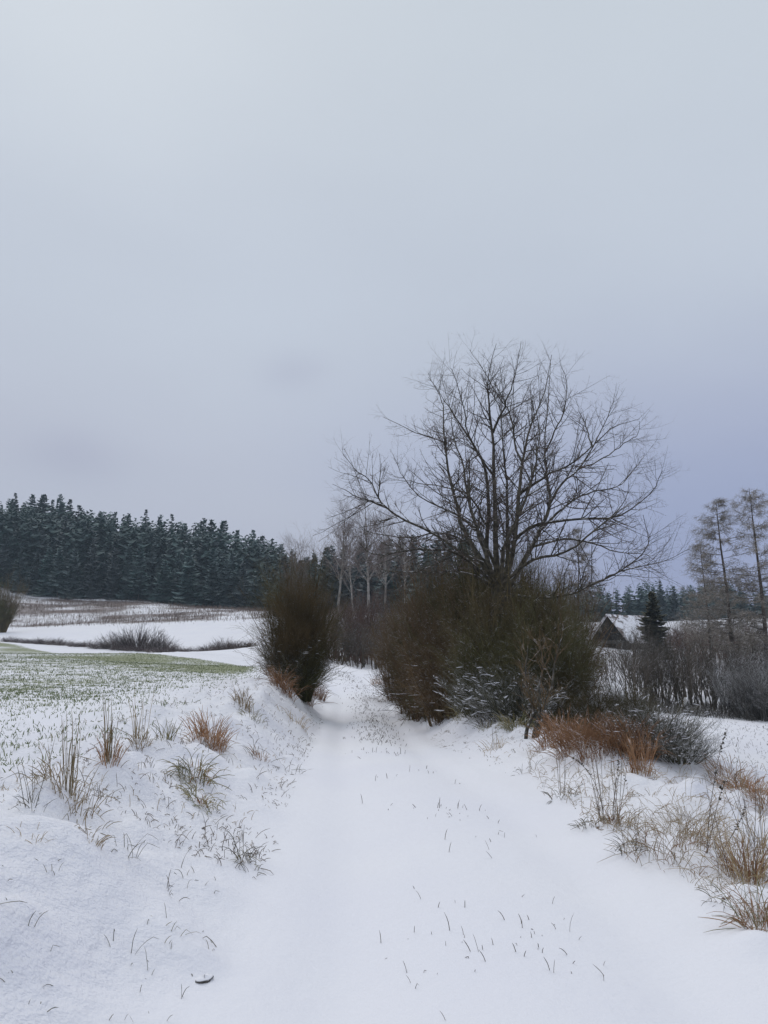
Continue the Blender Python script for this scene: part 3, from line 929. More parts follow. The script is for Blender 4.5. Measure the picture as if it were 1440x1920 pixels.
# ------------------------------------------------------------------ birches and larches
def birch_meshes(key, H=13.0, spread=.26, n=46):
    m = 14
    P = grow(np.zeros((1, 3)), np.array([[.03, 0, 1.0]]), np.array([H]), m, .05, .025)
    Rr = (np.linspace(.13, .012, m))[None]
    P1, R1 = sprout(P, Rr, n, (.28, .97), (.55, .9), (.24, .40), .25, .035, 7, .07, .45, .04, .25)
    P2, R2 = sprout(P1, R1, 9, (.2, 1.0), (.4, .8), (.3, .55), .12, .02, 5, .10, .6, .022, .4)
    P3_, R3_ = sprout(P2, R2, 7, (.2, 1.0), (.4, .9), (.35, .7), .0, -.02, 4, .12, .7, .016, .6)
    return (Geo().tubes(P, Rr, 8).mesh(key + '_trunk', M['birch_bark']), Geo().tubes(P1, R1, 4).mesh(key + '_branch', M['birch_bark']),
            Geo().tubes(P2, R2, 3).tubes(P3_, R3_, 3).mesh(key + '_twig', M['birch_twig']))


def place_tree(name, ms, names, label, loc, sc=1.0, rz=0.0, group=None, cat='tree'):
    t = thing(name, label, cat, loc, group, rz, sc)
    for nm, me in zip(names, ms):
        link(nm, me, t, None if nm == 'trunk' else 'stuff')
    return t


BN = ('trunk', 'branches', 'twigs')
bm_a, bm_b = birch_meshes('birch_a'), birch_meshes('birch_b', 13, .3, 52)
place_tree('birch_tree', bm_a, BN, 'pale bare birch, left of the two behind the egg-shaped shrub', at(632, 88), (1.25, 1.25, .98), 0)
place_tree('birch_tree', bm_b, BN, 'pale bare birch just left of the big tree\'s crown, right of two', at(690, 86), (1.3, 1.3, 1.03), .8)
place_tree('birch_tree', bm_b, BN, 'reddish bare birch top showing above the egg-shaped shrub', at(548, 112), (1.25, 1.25, .95), 2.4)
place_tree('birch_tree', bm_a, BN, 'shorter pale birch between the two taller birches behind the bend', at(662, 98), (1.1, 1.1, .86), 4.1)
place_tree('birch_tree', bm_b, BN, 'thin birch top seen through the big tree\'s leftmost branches', at(722, 96), (1.15, 1.15, .95), 5.2)
place_tree('birch_tree', bm_a, BN, 'bare birch half hidden behind the hedge left of the big trunk', at(760, 95), .85, 2.0)


def larch_meshes(key, H=16.0, n=125, rmax=3.4, low=.18):
    m = 12
    P = grow(np.zeros((1, 3)), np.array([[0, 0, 1.0]]), np.array([H]), m, .05, .012)
    Rr = (np.linspace(.17, .012, m))[None]
    tt = np.sort(rng.uniform(low, .985, n))
    f = tt * (m - 1); i0 = np.minimum(f.astype(int), m - 2); fr = (f - i0)[:, None]
    p0 = P[0, i0] * (1 - fr) + P[0, i0 + 1] * fr
    a = rng.uniform(0, 6.283, n)
    ln = rmax * np.clip(1.15 * (1 - tt) ** .62 + .10, .1, 1) * np.where(tt < .4, rng.uniform(.6, 1.0, n), rng.uniform(.7, 1.1, n))
    d = np.stack([np.cos(a), np.sin(a), rng.uniform(-.22, .12, n) + .35 * tt], -1)
    P1 = grow(p0, d, ln, 7, .045, .05)
    R1 = (.026 * (1.1 - tt) + .010)[:, None] * np.linspace(1, .3, 7)[None]
    P2, R2 = sprout(P1, R1, 16, (.12, 1.0), (.5, 1.1), (.15, .36), -.15, -.04, 3, .12, .8, .012, .6)
    P3_, R3_ = sprout(P2, R2, 6, (.15, 1.0), (.4, 1.2), (.14, .46), -.4, -.08, 3, .12, .9, .0105, .7, absl=True)
    return (Geo().tubes(P, Rr, 8).mesh(key + '_trunk', M['larch_bark']), Geo().tubes(P1, R1, 3).mesh(key + '_branch', M['larch_bark']),
            Geo().tubes(P2, R2, 3).tubes(P3_, R3_, 3).mesh(key + '_twig', M['larch_twig']))


la, lb = larch_meshes('larch_a'), larch_meshes('larch_b', 16, 105, 3.5, .20)


def top_scale(loc, px, py_top, H):
    ztop = W(px, py_top, loc[1])[2]
    return (ztop - loc[2]) / H


for px, d, top, ms, sx, rz, lab in ((1372, 58, 935, la, 1.3, .3, 'bare brown larch with a full pointed crown, left of the two tall ones at right'),
                                    (1434, 55, 912, lb, 1.25, 1.2, 'tall sparse larch with level branches at the right edge of the picture'),
                                    (1330, 66, 1010, lb, 1.1, 2.5, 'shorter bare larch left of the two tall larches'),
                                    (1085, 60, 990, la, .95, 4.0, 'bare larch rising behind the right half of the big tree')):
    loc = at(px, d)
    s_ = top_scale(loc, px, top, 16)
    t = place_tree('larch_tree', ms, BN, lab, loc, (s_ * sx, s_ * sx, s_), rz)
    t.rotation_euler[1] = -.005


# ------------------------------------------------------------------ spruces
def spruce_mesh(key, H=20.0, Rm=3.2, lev=30, seed=0, top_gap=.0, bare=.06, mat=None, sprays=5, wide=1.0):
    r = np.random.default_rng(seed)
    g = Geo()
    for i in range(lev * 9):
        t = bare + (1 - bare) * (i + r.uniform(0, 1)) / (lev * 9)
        t = min(max(t, .02), .985)
        z = H * t
        Rr = Rm * (1 - t ** 1.3) ** .72 * (1.0 if t > .15 else .7 + 2 * t) * (1 + .16 * math.sin(t * 13 + seed)) + .32
        if r.uniform() < .35 * t:
            continue
        if True:
            a = i * 2.39996 + r.normal() * .5 + .5 * math.sin(seed + t * 9)
            L = Rr * r.uniform(.5, 1.15)
            droop = -.25 - .30 * (1 - t) + .35 * max(t - .8, 0) * 5 + r.normal() * .14
            d = np.array([math.cos(a), math.sin(a), 0.0]); s = np.array([-d[1], d[0], 0.0])
            n = 4
            pts = [np.array([0, 0, z]) + d * L * q + np.array([0, 0, L * (droop * q + .28 * q * q)]) for q in np.linspace(0.02, 1, n)]
            wd = [wide * v_ for v_ in (L * .14 + .14, L * .30 + .2, L * .26 + .2, .05)]
            V, T = [], []
            for p, w_ in zip(pts, wd):
                V += [p - s * w_ + np.array([0, 0, -w_ * .55]), p + np.array([0, 0, .06]), p + s * w_ + np.array([0, 0, -w_ * .55])]
            for q in range(n - 1):
                b_ = q * 3
                T += [(b_, b_ + 1, b_ + 4), (b_, b_ + 4, b_ + 3), (b_ + 1, b_ + 2, b_ + 5), (b_ + 1, b_ + 5, b_ + 4)]
            # side sprays
            for q in range(sprays):
                f = r.uniform(.25, .95)
                p = np.array([0, 0, z]) + d * L * f + np.array([0, 0, L * (droop * f + .28 * f * f)])
                sg = 1 if q % 2 else -1
                l2 = L * (.42 - .22 * f) + .12
                e_ = p + s * sg * l2 + d * l2 * .6 + np.array([0, 0, -l2 * r.uniform(.2, .7)])
                V += [p - d * .10 * L * .5, p + d * .10 * L * .5, e_]
                b_ = len(V) - 3
                T.append((b_, b_ + 1, b_ + 2))
            g.add(np.array(V), None, np.array(T))
    tip = grow(np.array([[0, 0, H * .93]]), np.array([[0, 0, 1.0]]), np.array([H * .055]), 3, 0, 0)
    g.tubes(tip, np.array([[.10, .07, .01]]), 4)
    me = g.mesh(key + '_crown', mat or M['spruce'], False)
    tr = make_mesh(key + '_trunk', *tubes(np.array([[[0, 0, -.6], [0, 0, H * .5], [0, 0, H * .97]]]), np.array([[.26, .16, .03]]), 6), None, M['spruce_bark'])
    return (tr, me)


sp = [spruce_mesh('spruce%d' % i, 20, rm, lv, 100 + i, 0, br) for i, (rm, lv, br) in enumerate(((3.7, 30, .05), (4.3, 27, .10), (3.3, 32, .04), (4.0, 24, .18), (4.9, 22, .24)))]
sp_far = [spruce_mesh('spruce_far%d' % i, 20, rm, 6, 200 + i, 0, .08, M['spruce_far'], 3, 1.45) for i, rm in enumerate((3.4, 3.9, 4.3))]
SN = ('trunk', 'crown')


def edge_y(x):
    return 205 + (x + 40) * -0.12


n_front = 0
xs_front = []
# front edge row(s) of the forest
for row, (off, step, jit, h0, h1) in enumerate(((3, 4.4, 1.2, 11, 15.5), (8, 4.8, 1.6, 14, 18), (15, 5.2, 1.8, 16, 20), (24, 5.6, 2, 17, 21), (34, 6.0, 2, 17, 21))):
    x = -118.0
    while x < 16:
        xx = x + rng.uniform(-jit, jit); yy = edge_y(xx) + off + rng.uniform(-2, 2)
        if xx > -34:
            yy -= (xx + 34) * 1.35
        h = rng.uniform(h0, h1) / 20 * (1.0 if xx < -35 else .9)
        sw = (h * .55 + .5) * rng.uniform(.85, 1.2)
        place_tree('spruce_tree', sp[rng.integers(0, 5)], SN, ('low dark green spruce at the very front of the forest on the hillside at left', 'dark green spruce in the rows behind the forest\'s front edge at left')[row > 0], (xx, yy, float(gz(xx, yy)) - .2), (sw, sw, h), rng.uniform(0, 6.28), ('spruces at the front of the hillside forest', 'spruces inside the hillside forest')[row > 0])
        n_front += 1
        x += step * rng.uniform(.75, 1.3)
# skyline trees of the hill
for px, top in ((10, 925), (43, 926), (66, 924), (97, 928), (116, 936), (134, 944), (175, 958), (205, 962), (230, 964), (263, 955), (291, 962), (313, 966), (338, 978), (374, 970), (390, 974), (414, 978), (440, 990), (470, 992), (488, 1005), (506, 1008), (524, 1018), (545, 1030), (570, 1042), (590, 1045), (615, 1055), (645, 1066), (668, 1062), (700, 1072), (735, 1066), (770, 1080)):
    d = np.interp(px, (0, 250, 480, 780), (262, 258, 232, 240)) + rng.uniform(-6, 6)
    loc = at(px, d); loc[2] -= .2
    s_ = top_scale(loc, px, top + rng.uniform(-3, 3), 20.0)
    s_ = min(max(s_, .5), 1.6)
    sw = (.55 * s_ + .55) * rng.uniform(.8, 1.25)
    place_tree('spruce_tree', sp[rng.integers(0, 5)], SN, 'spruce whose tip stands on the skyline of the forested hill', loc, (sw, sw, s_), rng.uniform(0, 6.28), 'spruces on the hill\'s skyline')


def joined_spruces(name, pts, ms, label):
    g = Geo()
    src = []
    for tr, cr_ in ms:
        n = len(cr_.vertices); co = np.zeros(n * 3); cr_.vertices.foreach_get('co', co)
        fs = [np.array(p.vertices) for p in cr_.polygons]
        src.append((co.reshape(-1, 3), np.array([f for f in fs if len(f) == 3]), ))
    for (x, y, z, s_, sw) in pts:
        co, T = src[rng.integers(0, len(src))]
        a = rng.uniform(0, 6.28); c, s = math.cos(a), math.sin(a)
        V = np.stack([(co[:, 0] * c - co[:, 1] * s) * sw + x, (co[:, 0] * s + co[:, 1] * c) * sw + y, co[:, 2] * s_ + z], -1)
        g.add(V, None, T)
    o = link(name, g.mesh(name, M['spruce_far'], False), None, 'stuff')
    o['label'] = label
    o['category'] = 'forest'
    return o


pts = []
for _ in range(300):
    px = rng.uniform(-80, 800); d = rng.uniform(218, 262)
    p = at(px, d)
    top = np.interp(px, (0, 130, 250, 370, 480, 600, 800), (934, 946, 964, 976, 1002, 1052, 1080)) + rng.uniform(-2, 22)
    s_ = top_scale(p, px, top, 20.0)
    if s_ < .3:
        continue
    s_ = min(s_, 1.15)
    pts.append((p[0], p[1], p[2] - .2, s_, .55 * s_ + .55))
joined_spruces('spruce_forest', pts, sp_far, 'dense mass of dark spruces filling the hillside behind the front trees')
pts = []
for _ in range(300):
    px = rng.uniform(760, 1620); d = rng.uniform(235, 300)
    p = at(px, d)
    top = 1098 + 6 * math.sin(px * .05) + rng.uniform(-9, 9)
    s_ = min(max(top_scale(p, px, top, 20.0), .35), 1.2)
    pts.append((p[0], p[1], p[2] - .2, s_, .6 * s_ + .52))
joined_spruces('distant_forest', pts, sp_far, 'hazy blue-green spruce forest on the horizon behind the barn and larches')
for px, top in ((1243, 1088), (1300, 1096), (1268, 1098), (1322, 1098)):
    loc = at(px, 236); loc[2] -= .2
    s_ = top_scale(loc, px, top, 20.0)
    place_tree('spruce_tree', sp[rng.integers(0, 3)], SN, 'hazy spruce tip standing up from the distant forest behind the barn', loc, (.75 * s_ + .1, .75 * s_ + .1, s_), 1.0, 'tips of the distant forest')

# dark evergreen beside the barn
ev = spruce_mesh('evergreen', 20, 4.2, 40, 321, 0, .02, M['yew'])
loc = at(1226, 76)
s_ = top_scale(loc, 1224, 1108, 20)
place_tree('evergreen_tree', ev, SN, 'dark narrow evergreen standing in front of the barn\'s right side', loc, (s_ * 1.35, s_ * 1.35, s_), 0)


# ------------------------------------------------------------------ barn
def simple_mat(name, c1, c2, scale=4.0, stretch=(1, 1, 1), snow=None, rough=.85):
    s = NT(name)
    tcd = s.n('ShaderNodeTexCoord')
    mp = s.n('ShaderNodeMapping'); mp.inputs['Scale'].default_value = stretch
    s.l(tcd.outputs['Object'], mp.inputs['Vector'])
    c = s.mix(s.rng(s.noise(mp.outputs[0], scale, 4), .3, .7), c1, c2)
    if snow:
        c = s.mix(s.rng(s.noise(tcd.outputs['Object'], 1.1, 4, .65), .52 - snow * .3, .66 - snow * .3), c, SNOW)
    s.l(c, s.b.inputs['Base Color'])
    s.b.inputs['Roughness'].default_value = rough
    s.b.inputs['Specular IOR Level'].default_value = .2
    return s.m


M['barn_board'] = simple_mat('barn_board', (.014, .013, .012), (.034, .030, .027), 3, (6, 6, .5))
M['barn_plaster'] = simple_mat('barn_plaster', (.05, .046, .042), (.09, .082, .075), 2)
M['barn_roof'] = simple_mat('barn_roof', (.14, .11, .10), (.22, .18, .165), 2, snow=.42)
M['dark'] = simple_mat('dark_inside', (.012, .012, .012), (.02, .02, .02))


def box(c0, c1):
    x0, y0, z0 = c0; x1, y1, z1 = c1
    V = [(x0, y0, z0), (x1, y0, z0), (x1, y1, z0), (x0, y1, z0), (x0, y0, z1), (x1, y0, z1), (x1, y1, z1), (x0, y1, z1)]
    Q = [(0, 3, 2, 1), (4, 5, 6, 7), (0, 1, 5, 4), (1, 2, 6, 5), (2, 3, 7, 6), (3, 0, 4, 7)]
    return V, Q


def barn():
    d = 90.0
    apex = W(1140, 1153, d)
    ang = R(38)
    gp = np.array([apex[0], apex[1], float(gz(apex[0], apex[1])) - .4])
    # local frame: +x along ridge (away to the right), +y back; gable at x=0, apex above origin
    t = thing('barn', 'old barn with snow-dusted pitched roof and dark gable, half hidden by trees', 'barn', gp, None, ang)
    Hr = apex[2] - gp[2]
    Wd, Ln = 2.45, 8.5        # half width, length
    He = Hr - 2.75            # eaves
    # long walls and end wall
    for nm, c0, c1 in (('wall', (0.1, -Wd, 0), (Ln - .1, -Wd + .2, He)), ('wall', (0.1, Wd - .2, 0), (Ln - .1, Wd, He)), ('wall', (Ln - .3, -Wd + .21, 0), (Ln - .1, Wd - .21, He - .02))):
        V, Q = box(c0, c1)
        link(nm, make_mesh(nm, V, Q, None, M['barn_plaster'], False), t)
    # gable wall below with a doorway
    g = Geo()
    g.add(*box((0, -Wd, 0), (.2, -.9, He - .05))); g.add(*box((0, .7, 0), (.2, Wd, He - .05))); g.add(*box((0.004, -.9, He - .5), (.2, .7, He - .05)))
    link('gable_wall', g.mesh('gable_wall', M['barn_plaster'], False), t)
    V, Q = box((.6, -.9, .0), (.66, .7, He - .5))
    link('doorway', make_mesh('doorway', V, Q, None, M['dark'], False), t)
    # gable boards
    nb = 16
    for i in range(nb):
        y0 = -Wd + i * 2 * Wd / nb + .012; y1 = -Wd + (i + 1) * 2 * Wd / nb - .012
        zt = lambda y: He + (Hr - He) * (1 - abs(y) / Wd)
        V = [(-.03, y0, He - .05), (.03, y0, He - .05), (.03, y1, He - .05), (-.03, y1, He - .05), (-.03, y0, zt(y0) - .06), (.03, y0, zt(y0) - .06), (.03, y1, zt(y1) - .06), (-.03, y1, zt(y1) - .06)]
        link('gable_board', make_mesh('gable_board', V, [(0, 3, 2, 1), (4, 5, 6, 7), (0, 1, 5, 4), (1, 2, 6, 5), (2, 3, 7, 6), (3, 0, 4, 7)], None, M['barn_board'], False), t)
    # roof slopes with overhang, slight sag
    for sg in (-1, 1):
        nx, ny = 14, 6
        V, Q = [], []
        for lay in (0, 1):
            for i in range(nx + 1):
                for j in range(ny + 1):
                    x = -.35 + (Ln + .7) * i / nx; q = 1.14 * j / ny
                    z = Hr + .02 - (Hr - He) * q - .10 * math.sin(math.pi * i / nx) + .02 * math.sin(i * 2.1 + j) + (.10 if lay else 0)
                    V.append((x, sg * (Wd * q + (.0 if j else .004)), z))
        o_ = (nx + 1) * (ny + 1)
        for i in range(nx):
            for j in range(ny):
                a_ = i * (ny + 1) + j; b_ = a_ + ny + 1
                Q.append((a_, b_, b_ + 1, a_ + 1)); Q.append((o_ + a_, o_ + a_ + 1, o_ + b_ + 1, o_ + b_))
        for i in range(nx):
            a_ = i * (ny + 1) + ny; b_ = a_ + ny + 1
            Q.append((a_, b_, o_ + b_, o_ + a_))
        for j in range(ny):
            for i_ in (0, nx):
                a_ = i_ * (ny + 1) + j
                Q.append((a_, a_ + 1, o_ + a_ + 1, o_ + a_))
        link('roof_slope', make_mesh('roof_slope', V, Q, None, M['barn_roof'], False), t)


barn()


# ------------------------------------------------------------------ grasses and weeds
def blades(n, h, spread, lean, droop, wdt, m=6, kink=.0, dirx=None):
    a = rng.uniform(0, 6.283, n)
    rr = np.sqrt(rng.uniform(0, 1, n)) * spread
    p0 = np.stack([np.cos(a) * rr, np.sin(a) * rr, np.full(n, -.03)], -1)
    a2 = a + rng.normal(size=n) * .8
    ln_ = np.abs(rng.normal(size=n)) * lean
    d = np.stack([np.cos(a2) * np.sin(ln_), np.sin(a2) * np.sin(ln_), np.cos(ln_)], -1)
    if dirx is not None:
        d[:, 0] += dirx[0]; d[:, 1] += dirx[1]
    L = h * rng.uniform(.45, 1.1, n)
    P = np.zeros((n, m, 3)); P[:, 0] = p0
    d = nrm(d)
    kb = rng.integers(2, m, n)
    out = np.stack([np.cos(a2), np.sin(a2), np.zeros(n)], -1)
    for i in range(1, m):
        P[:, i] = P[:, i - 1] + d * (L / (m - 1))[:, None]
        d = d + out * droop * rng.uniform(.2, 1.2, (n, 1)) * .5
        d[:, 2] -= droop * rng.uniform(.2, 1.2, n) * i * .22
        k = (kb == i) & (rng.uniform(size=n) < kink)
        d[k] = d[k] * .3 + out[k] * 1.0 + np.array([0, 0, -.7])
        d = nrm(d + rng.normal(size=(n, 3)) * .04)
    Rr = (wdt * rng.uniform(.6, 1.2, n))[:, None] * np.concatenate([np.ones(m - 1), [.35]])[None]
    return P, Rr


def tussock(px, py, label, parts, name='grass_tussock', cat='grass', dmin=2.0, loc=None):
    """parts: (part name, n, height px, spread px, lean, droop, width mm, material, kink)"""
    b = hit(px, py, dmin) if loc is None else loc
    s = math.hypot(b[1], 0) / FPX
    t = thing(name, label, cat, b)
    for pn, n, h, spd, ln_, dr, wd, mt, kk in parts:
        P, Rr = blades(n, h * s, spd * s, ln_, dr, wd * .001, kink=kk)
        # feet follow the ground
        P[:, :, 2] += (gz(P[:, 0, 0] + b[0], P[:, 0, 1] + b[1]) - b[2])[:, None]
        link(pn, Geo().tubes(P, Rr, 3).mesh(pn, M[mt]), t, 'stuff')
    return t


# left verge
tussock(130, 1490, 'tallest clump of straw grass, tied-looking upright stalks at far left', [('stalks', 20, 150, 12, .07, .05, 2.3, 'stalk', .12), ('blades', 60, 75, 45, .40, .30, 2.4, 'straw', .45), ('low_blades', 45, 45, 70, .8, .5, 2.2, 'stalk', .5)])
tussock(204, 1432, 'upright clump of straw grass with orange foot, second from the left', [('stalks', 16, 122, 9, .06, .04, 2.6, 'stalk', .10), ('blades', 42, 50, 16, .22, .15, 3.0, 'rust', .1)])
tussock(262, 1402, 'upright clump of thin straw stalks with pale orange foot, third from the left', [('stalks', 13, 100, 11, .08, .05, 2.6, 'stalk', .10), ('blades', 40, 32, 18, .35, .25, 3.2, 'straw', .2)])
tussock(392, 1390, 'dense rust-coloured grass clump on the left bank', [('blades', 150, 58, 30, .30, .25, 3.2, 'rust', .25), ('low_blades', 50, 36, 36, .6, .5, 3.0, 'straw', .3)])
tussock(362, 1462, 'arching green-brown grass tuft below the rust clump', [('blades', 70, 62, 30, .50, .65, 3.4, 'straw_green', .35), ('dead_blades', 24, 30, 26, .6, .5, 3.2, 'rust', .3)])
tussock(378, 1505, 'lower arching grass tuft with orange heart on the left bank', [('blades', 60, 50, 28, .60, .75, 3.2, 'straw_green', .4), ('dead_blades', 26, 24, 12, .4, .4, 3.2, 'rust', .2)])
tussock(60, 1512, 'few thin dark stalks leaning left at the picture\'s left edge', [('stalks', 6, 125, 10, .35, .05, 1.8, 'dark_blade', .1), ('blades', 18, 40, 22, .6, .5, 1.8, 'dark_blade', .3)], 'weed_stalks', 'weed')
tussock(455, 1326, 'small beige grass clump on the bank crest toward the egg-shaped shrub', [('blades', 60, 34, 16, .30, .2, 4, 'straw', .2)])
tussock(308, 1384, 'small sparse straw tuft right of the third upright clump', [('blades', 28, 46, 16, .4, .2, 3, 'straw_green', .2)])
tussock(488, 1424, 'little rust-red tuft low on the left bank', [('blades', 36, 26, 12, .45, .35, 3, 'rust', .3), ('low_blades', 16, 40, 26, .9, .4, 2.4, 'dark_blade', .2)])
tussock(540, 1446, 'flattened dark blades at the track\'s left edge', [('blades', 18, 42, 26, .9, .35, 2.4, 'dark_blade', .2)])
tussock(555, 1356, 'beige grass tuft on the slope below the egg-shaped shrub', [('blades', 36, 30, 18, .5, .3, 4, 'straw', .2)])
tussock(470, 1345, 'brown flattened tuft beside the small beige clump', [('blades', 34, 28, 22, .7, .4, 4, 'straw_green', .2)])
tussock(455, 1612, 'broken green-brown grass tuft poking from the snow by the track', [('blades', 26, 58, 24, .5, .55, 2.2, 'dark_blade', .6), ('dead_blades', 16, 34, 18, .5, .5, 2.2, 'straw_green', .4)])
tussock(475, 1640, 'lower broken dark blades beside the green-brown tuft', [('blades', 14, 44, 18, .7, .6, 2.0, 'dark_blade', .6)])
tussock(170, 1572, 'short orange-brown tuft beneath the tallest straw clump', [('blades', 30, 40, 20, .5, .4, 2.2, 'straw', .4)])
tussock(235, 1598, 'bent-over dark stems kinked down to the snow on the left bank', [('blades', 14, 75, 18, .9, .35, 2.0, 'dark_blade', .7)])
tussock(50, 1570, 'sparse pale blades near the left edge of the bank', [('blades', 14, 44, 30, .5, .3, 1.6, 'straw', .3)])
tussock(20, 1640, 'hooked dark blades at the lower left edge', [('blades', 7, 44, 22, .5, .8, 1.8, 'dark_blade', .6)])
tussock(95, 1625, 'little dark tuft in open snow at left', [('blades', 10, 30, 20, .5, .3, 1.6, 'dark_blade', .4)])
tussock(312, 1672, 'broken brown blades lying on open snow, centre left', [('blades', 12, 50, 22, 1.0, .35, 1.8, 'weed', .6)])
tussock(355, 1660, 'small hooked dark blades right of the broken brown ones', [('blades', 9, 36, 26, .7, .6, 1.7, 'dark_blade', .5)])
tussock(310, 1755, 'thin pale blades in the lower left snow', [('blades', 8, 44, 24, .7, .3, 1.4, 'straw_green', .4)])
tussock(225, 1792, 'bent dark grass lying low in the bottom left snow', [('blades', 10, 60, 22, .9, .5, 1.5, 'dark_blade', .6)])
tussock(215, 1925, 'kinked blade at the bottom edge on the left', [('blades', 5, 60, 26, .9, .5, 1.3, 'dark_blade', .7)], loc=hit(225, 1908))
tussock(400, 1800, 'pale broken blades over the snow-capped stone', [('blades', 7, 46, 20, .9, .3, 1.3, 'weed', .5)])
# right verge
tussock(1055, 1490, 'thin tall stalks with grey foot at the track\'s right edge', [('stalks', 5, 105, 6, .12, .02, 2.4, 'weed', .0), ('blades', 30, 32, 24, .7, .6, 3, 'dark_blade', .4)], 'weed_stalks', 'weed')
tussock(1150, 1545, 'cluster of tall brown stalks with rust foot right of the track', [('stalks', 12, 150, 26, .22, .03, 2.4, 'weed', .05), ('blades', 60, 52, 36, .5, .45, 2.6, 'straw', .3), ('dead_blades', 22, 34, 12, .3, .3, 3, 'rust', .2)], 'weed_stalks', 'weed')
tussock(1105, 1545, 'low dark green tuft left of the tall brown stalks', [('blades', 34, 36, 20, .8, .7, 2.8, 'dark_blade', .4)])
tussock(1200, 1450, 'upright rust broom of grass in front of the hedge\'s end', [('blades', 75, 84, 20, .20, .10, 3.0, 'rust', .15), ('low_blades', 30, 30, 26, .6, .4, 3, 'straw', .3)])
tussock(1250, 1590, 'wide mat of arching straw grass on the right verge', [('blades', 150, 95, 70, .85, .45, 2.0, 'straw', .15), ('dead_blades', 40, 60, 50, .7, .4, 2.0, 'rust', .2)])
tussock(1300, 1560, 'second mat of straw grass behind the tall seeded weed', [('blades', 90, 80, 55, .8, .4, 2.0, 'straw', .15)])
tussock(1180, 1595, 'small dark clump under snow at the right track edge', [('blades', 36, 42, 20, .7, .5, 2.4, 'dark_blade', .4), ('stalks', 4, 85, 12, .3, .05, 2.0, 'weed', .0)])
tussock(1400, 1650, 'thick straw and rust clump at the right edge of the picture', [('blades', 90, 120, 45, .42, .25, 2.2, 'straw', .15), ('dead_blades', 70, 80, 28, .30, .2, 2.6, 'rust', .1), ('stalks', 9, 190, 45, .30, .04, 2.0, 'weed', .05)])
tussock(1425, 1740, 'rust grass clump cut by the right edge, lowest on the verge', [('blades', 60, 85, 26, .5, .4, 2.2, 'rust', .2), ('green_blades', 30, 100, 30, .5, .4, 2.2, 'straw_green', .2)])
tussock(1365, 1680, 'low dark green blades under snow beside the rust clump', [('blades', 34, 40, 30, .8, .6, 2.0, 'dark_blade', .4)])
tussock(1440, 1600, 'crossed thin stalks rising at the right edge', [('stalks', 18, 170, 50, .42, .05, 1.9, 'weed', .1), ('blades', 40, 90, 50, .7, .4, 1.9, 'straw', .2)], 'weed_stalks', 'weed')
for px, py, lab in ((1365, 1465, 'rust grass clump on the verge above the meadow, left of three'), (1400, 1482, 'rust grass clump on the verge above the meadow, middle of three'), (1435, 1500, 'rust grass clump on the verge above the meadow, right of three')):
    tussock(px, py, lab, [('blades', 90, 46, 30, .5, .4, 3, 'rust', .2), ('low_blades', 30, 50, 34, .7, .4, 3, 'straw', .2)])
tussock(928, 1404, 'small beige tuft in the snow left of the three-stemmed sapling', [('blades', 30, 32, 18, .5, .3, 3.2, 'straw', .3), ('stalks', 3, 60, 8, .15, .02, 2.6, 'weed', 0)])
tussock(910, 1370, 'tiny grey-brown tuft nearer the hedge left of the sapling', [('blades', 26, 24, 14, .4, .3, 3.2, 'straw_green', .3)])
tussock(985, 1448, 'low dark blades in snow below the sapling', [('blades', 18, 30, 26, .9, .4, 2.6, 'dark_blade', .3)])
tussock(710, 1282, 'rust grass tuft at the outside of the track\'s bend', [('blades', 60, 18, 16, .4, .3, 7, 'rust', .2)])

# rust grass at the foot of the hedge
for px, py, h, sp_, lab in ((1045, 1390, 62, 34, 'rust grass at the hedge foot next to the sapling'), (1085, 1398, 66, 36, 'rust grass at the hedge foot, second from the sapling'), (1125, 1404, 70, 38, 'rust grass in the middle of the hedge foot'),
                            (1165, 1410, 76, 36, 'rust grass at the hedge foot behind the upright broom'), (1195, 1416, 82, 26, 'brightest rust grass at the hedge foot beside the small round bush'), (1065, 1372, 50, 40, 'darker rust grass further under the hedge')):
    tussock(px, py, lab, [('blades', 170, h, sp_, .40, .35, 3.2, 'rust_dark', .25), ('light_blades', 60, h * .8, sp_, .5, .4, 3.0, 'rust', .25)])
for px, py, h, sp_, lab in ((530, 1288, 48, 22, 'rust grass at the left foot of the egg-shaped shrub'), (562, 1304, 52, 24, 'rust grass at the middle foot of the egg-shaped shrub'), (592, 1308, 36, 18, 'darker grass at the right foot of the egg-shaped shrub')):
    tussock(px, py, lab, [('blades', 150, h, sp_, .45, .4, 5.5, 'rust_dark', .25), ('light_blades', 40, h * .7, sp_, .5, .4, 5, 'rust', .25)])


for px, py, h, sp_, mt, lab in ((800, 1316, 34, 26, 'straw_green', 'grey-brown dead grass under the far dark corner of the hedge'), (838, 1326, 36, 26, 'grey_twig', 'pale snowy dead stems sticking out of the hedge foot towards the track'),
                                (880, 1338, 34, 26, 'straw_green', 'grey-brown dead grass at the hedge foot below the bare tree'), (925, 1352, 40, 26, 'grey_twig', 'pale dead stems at the hedge foot left of the sapling'),
                                (965, 1366, 42, 26, 'straw_green', 'grey-brown dead grass at the sapling\'s left side'), (760, 1300, 26, 18, 'rust_dark', 'brown dead grass where the hedge meets the bend')):
    tussock(px, py, lab, [('blades', 110, h, sp_, .65, .4, 5, mt, .25)], dmin=8)


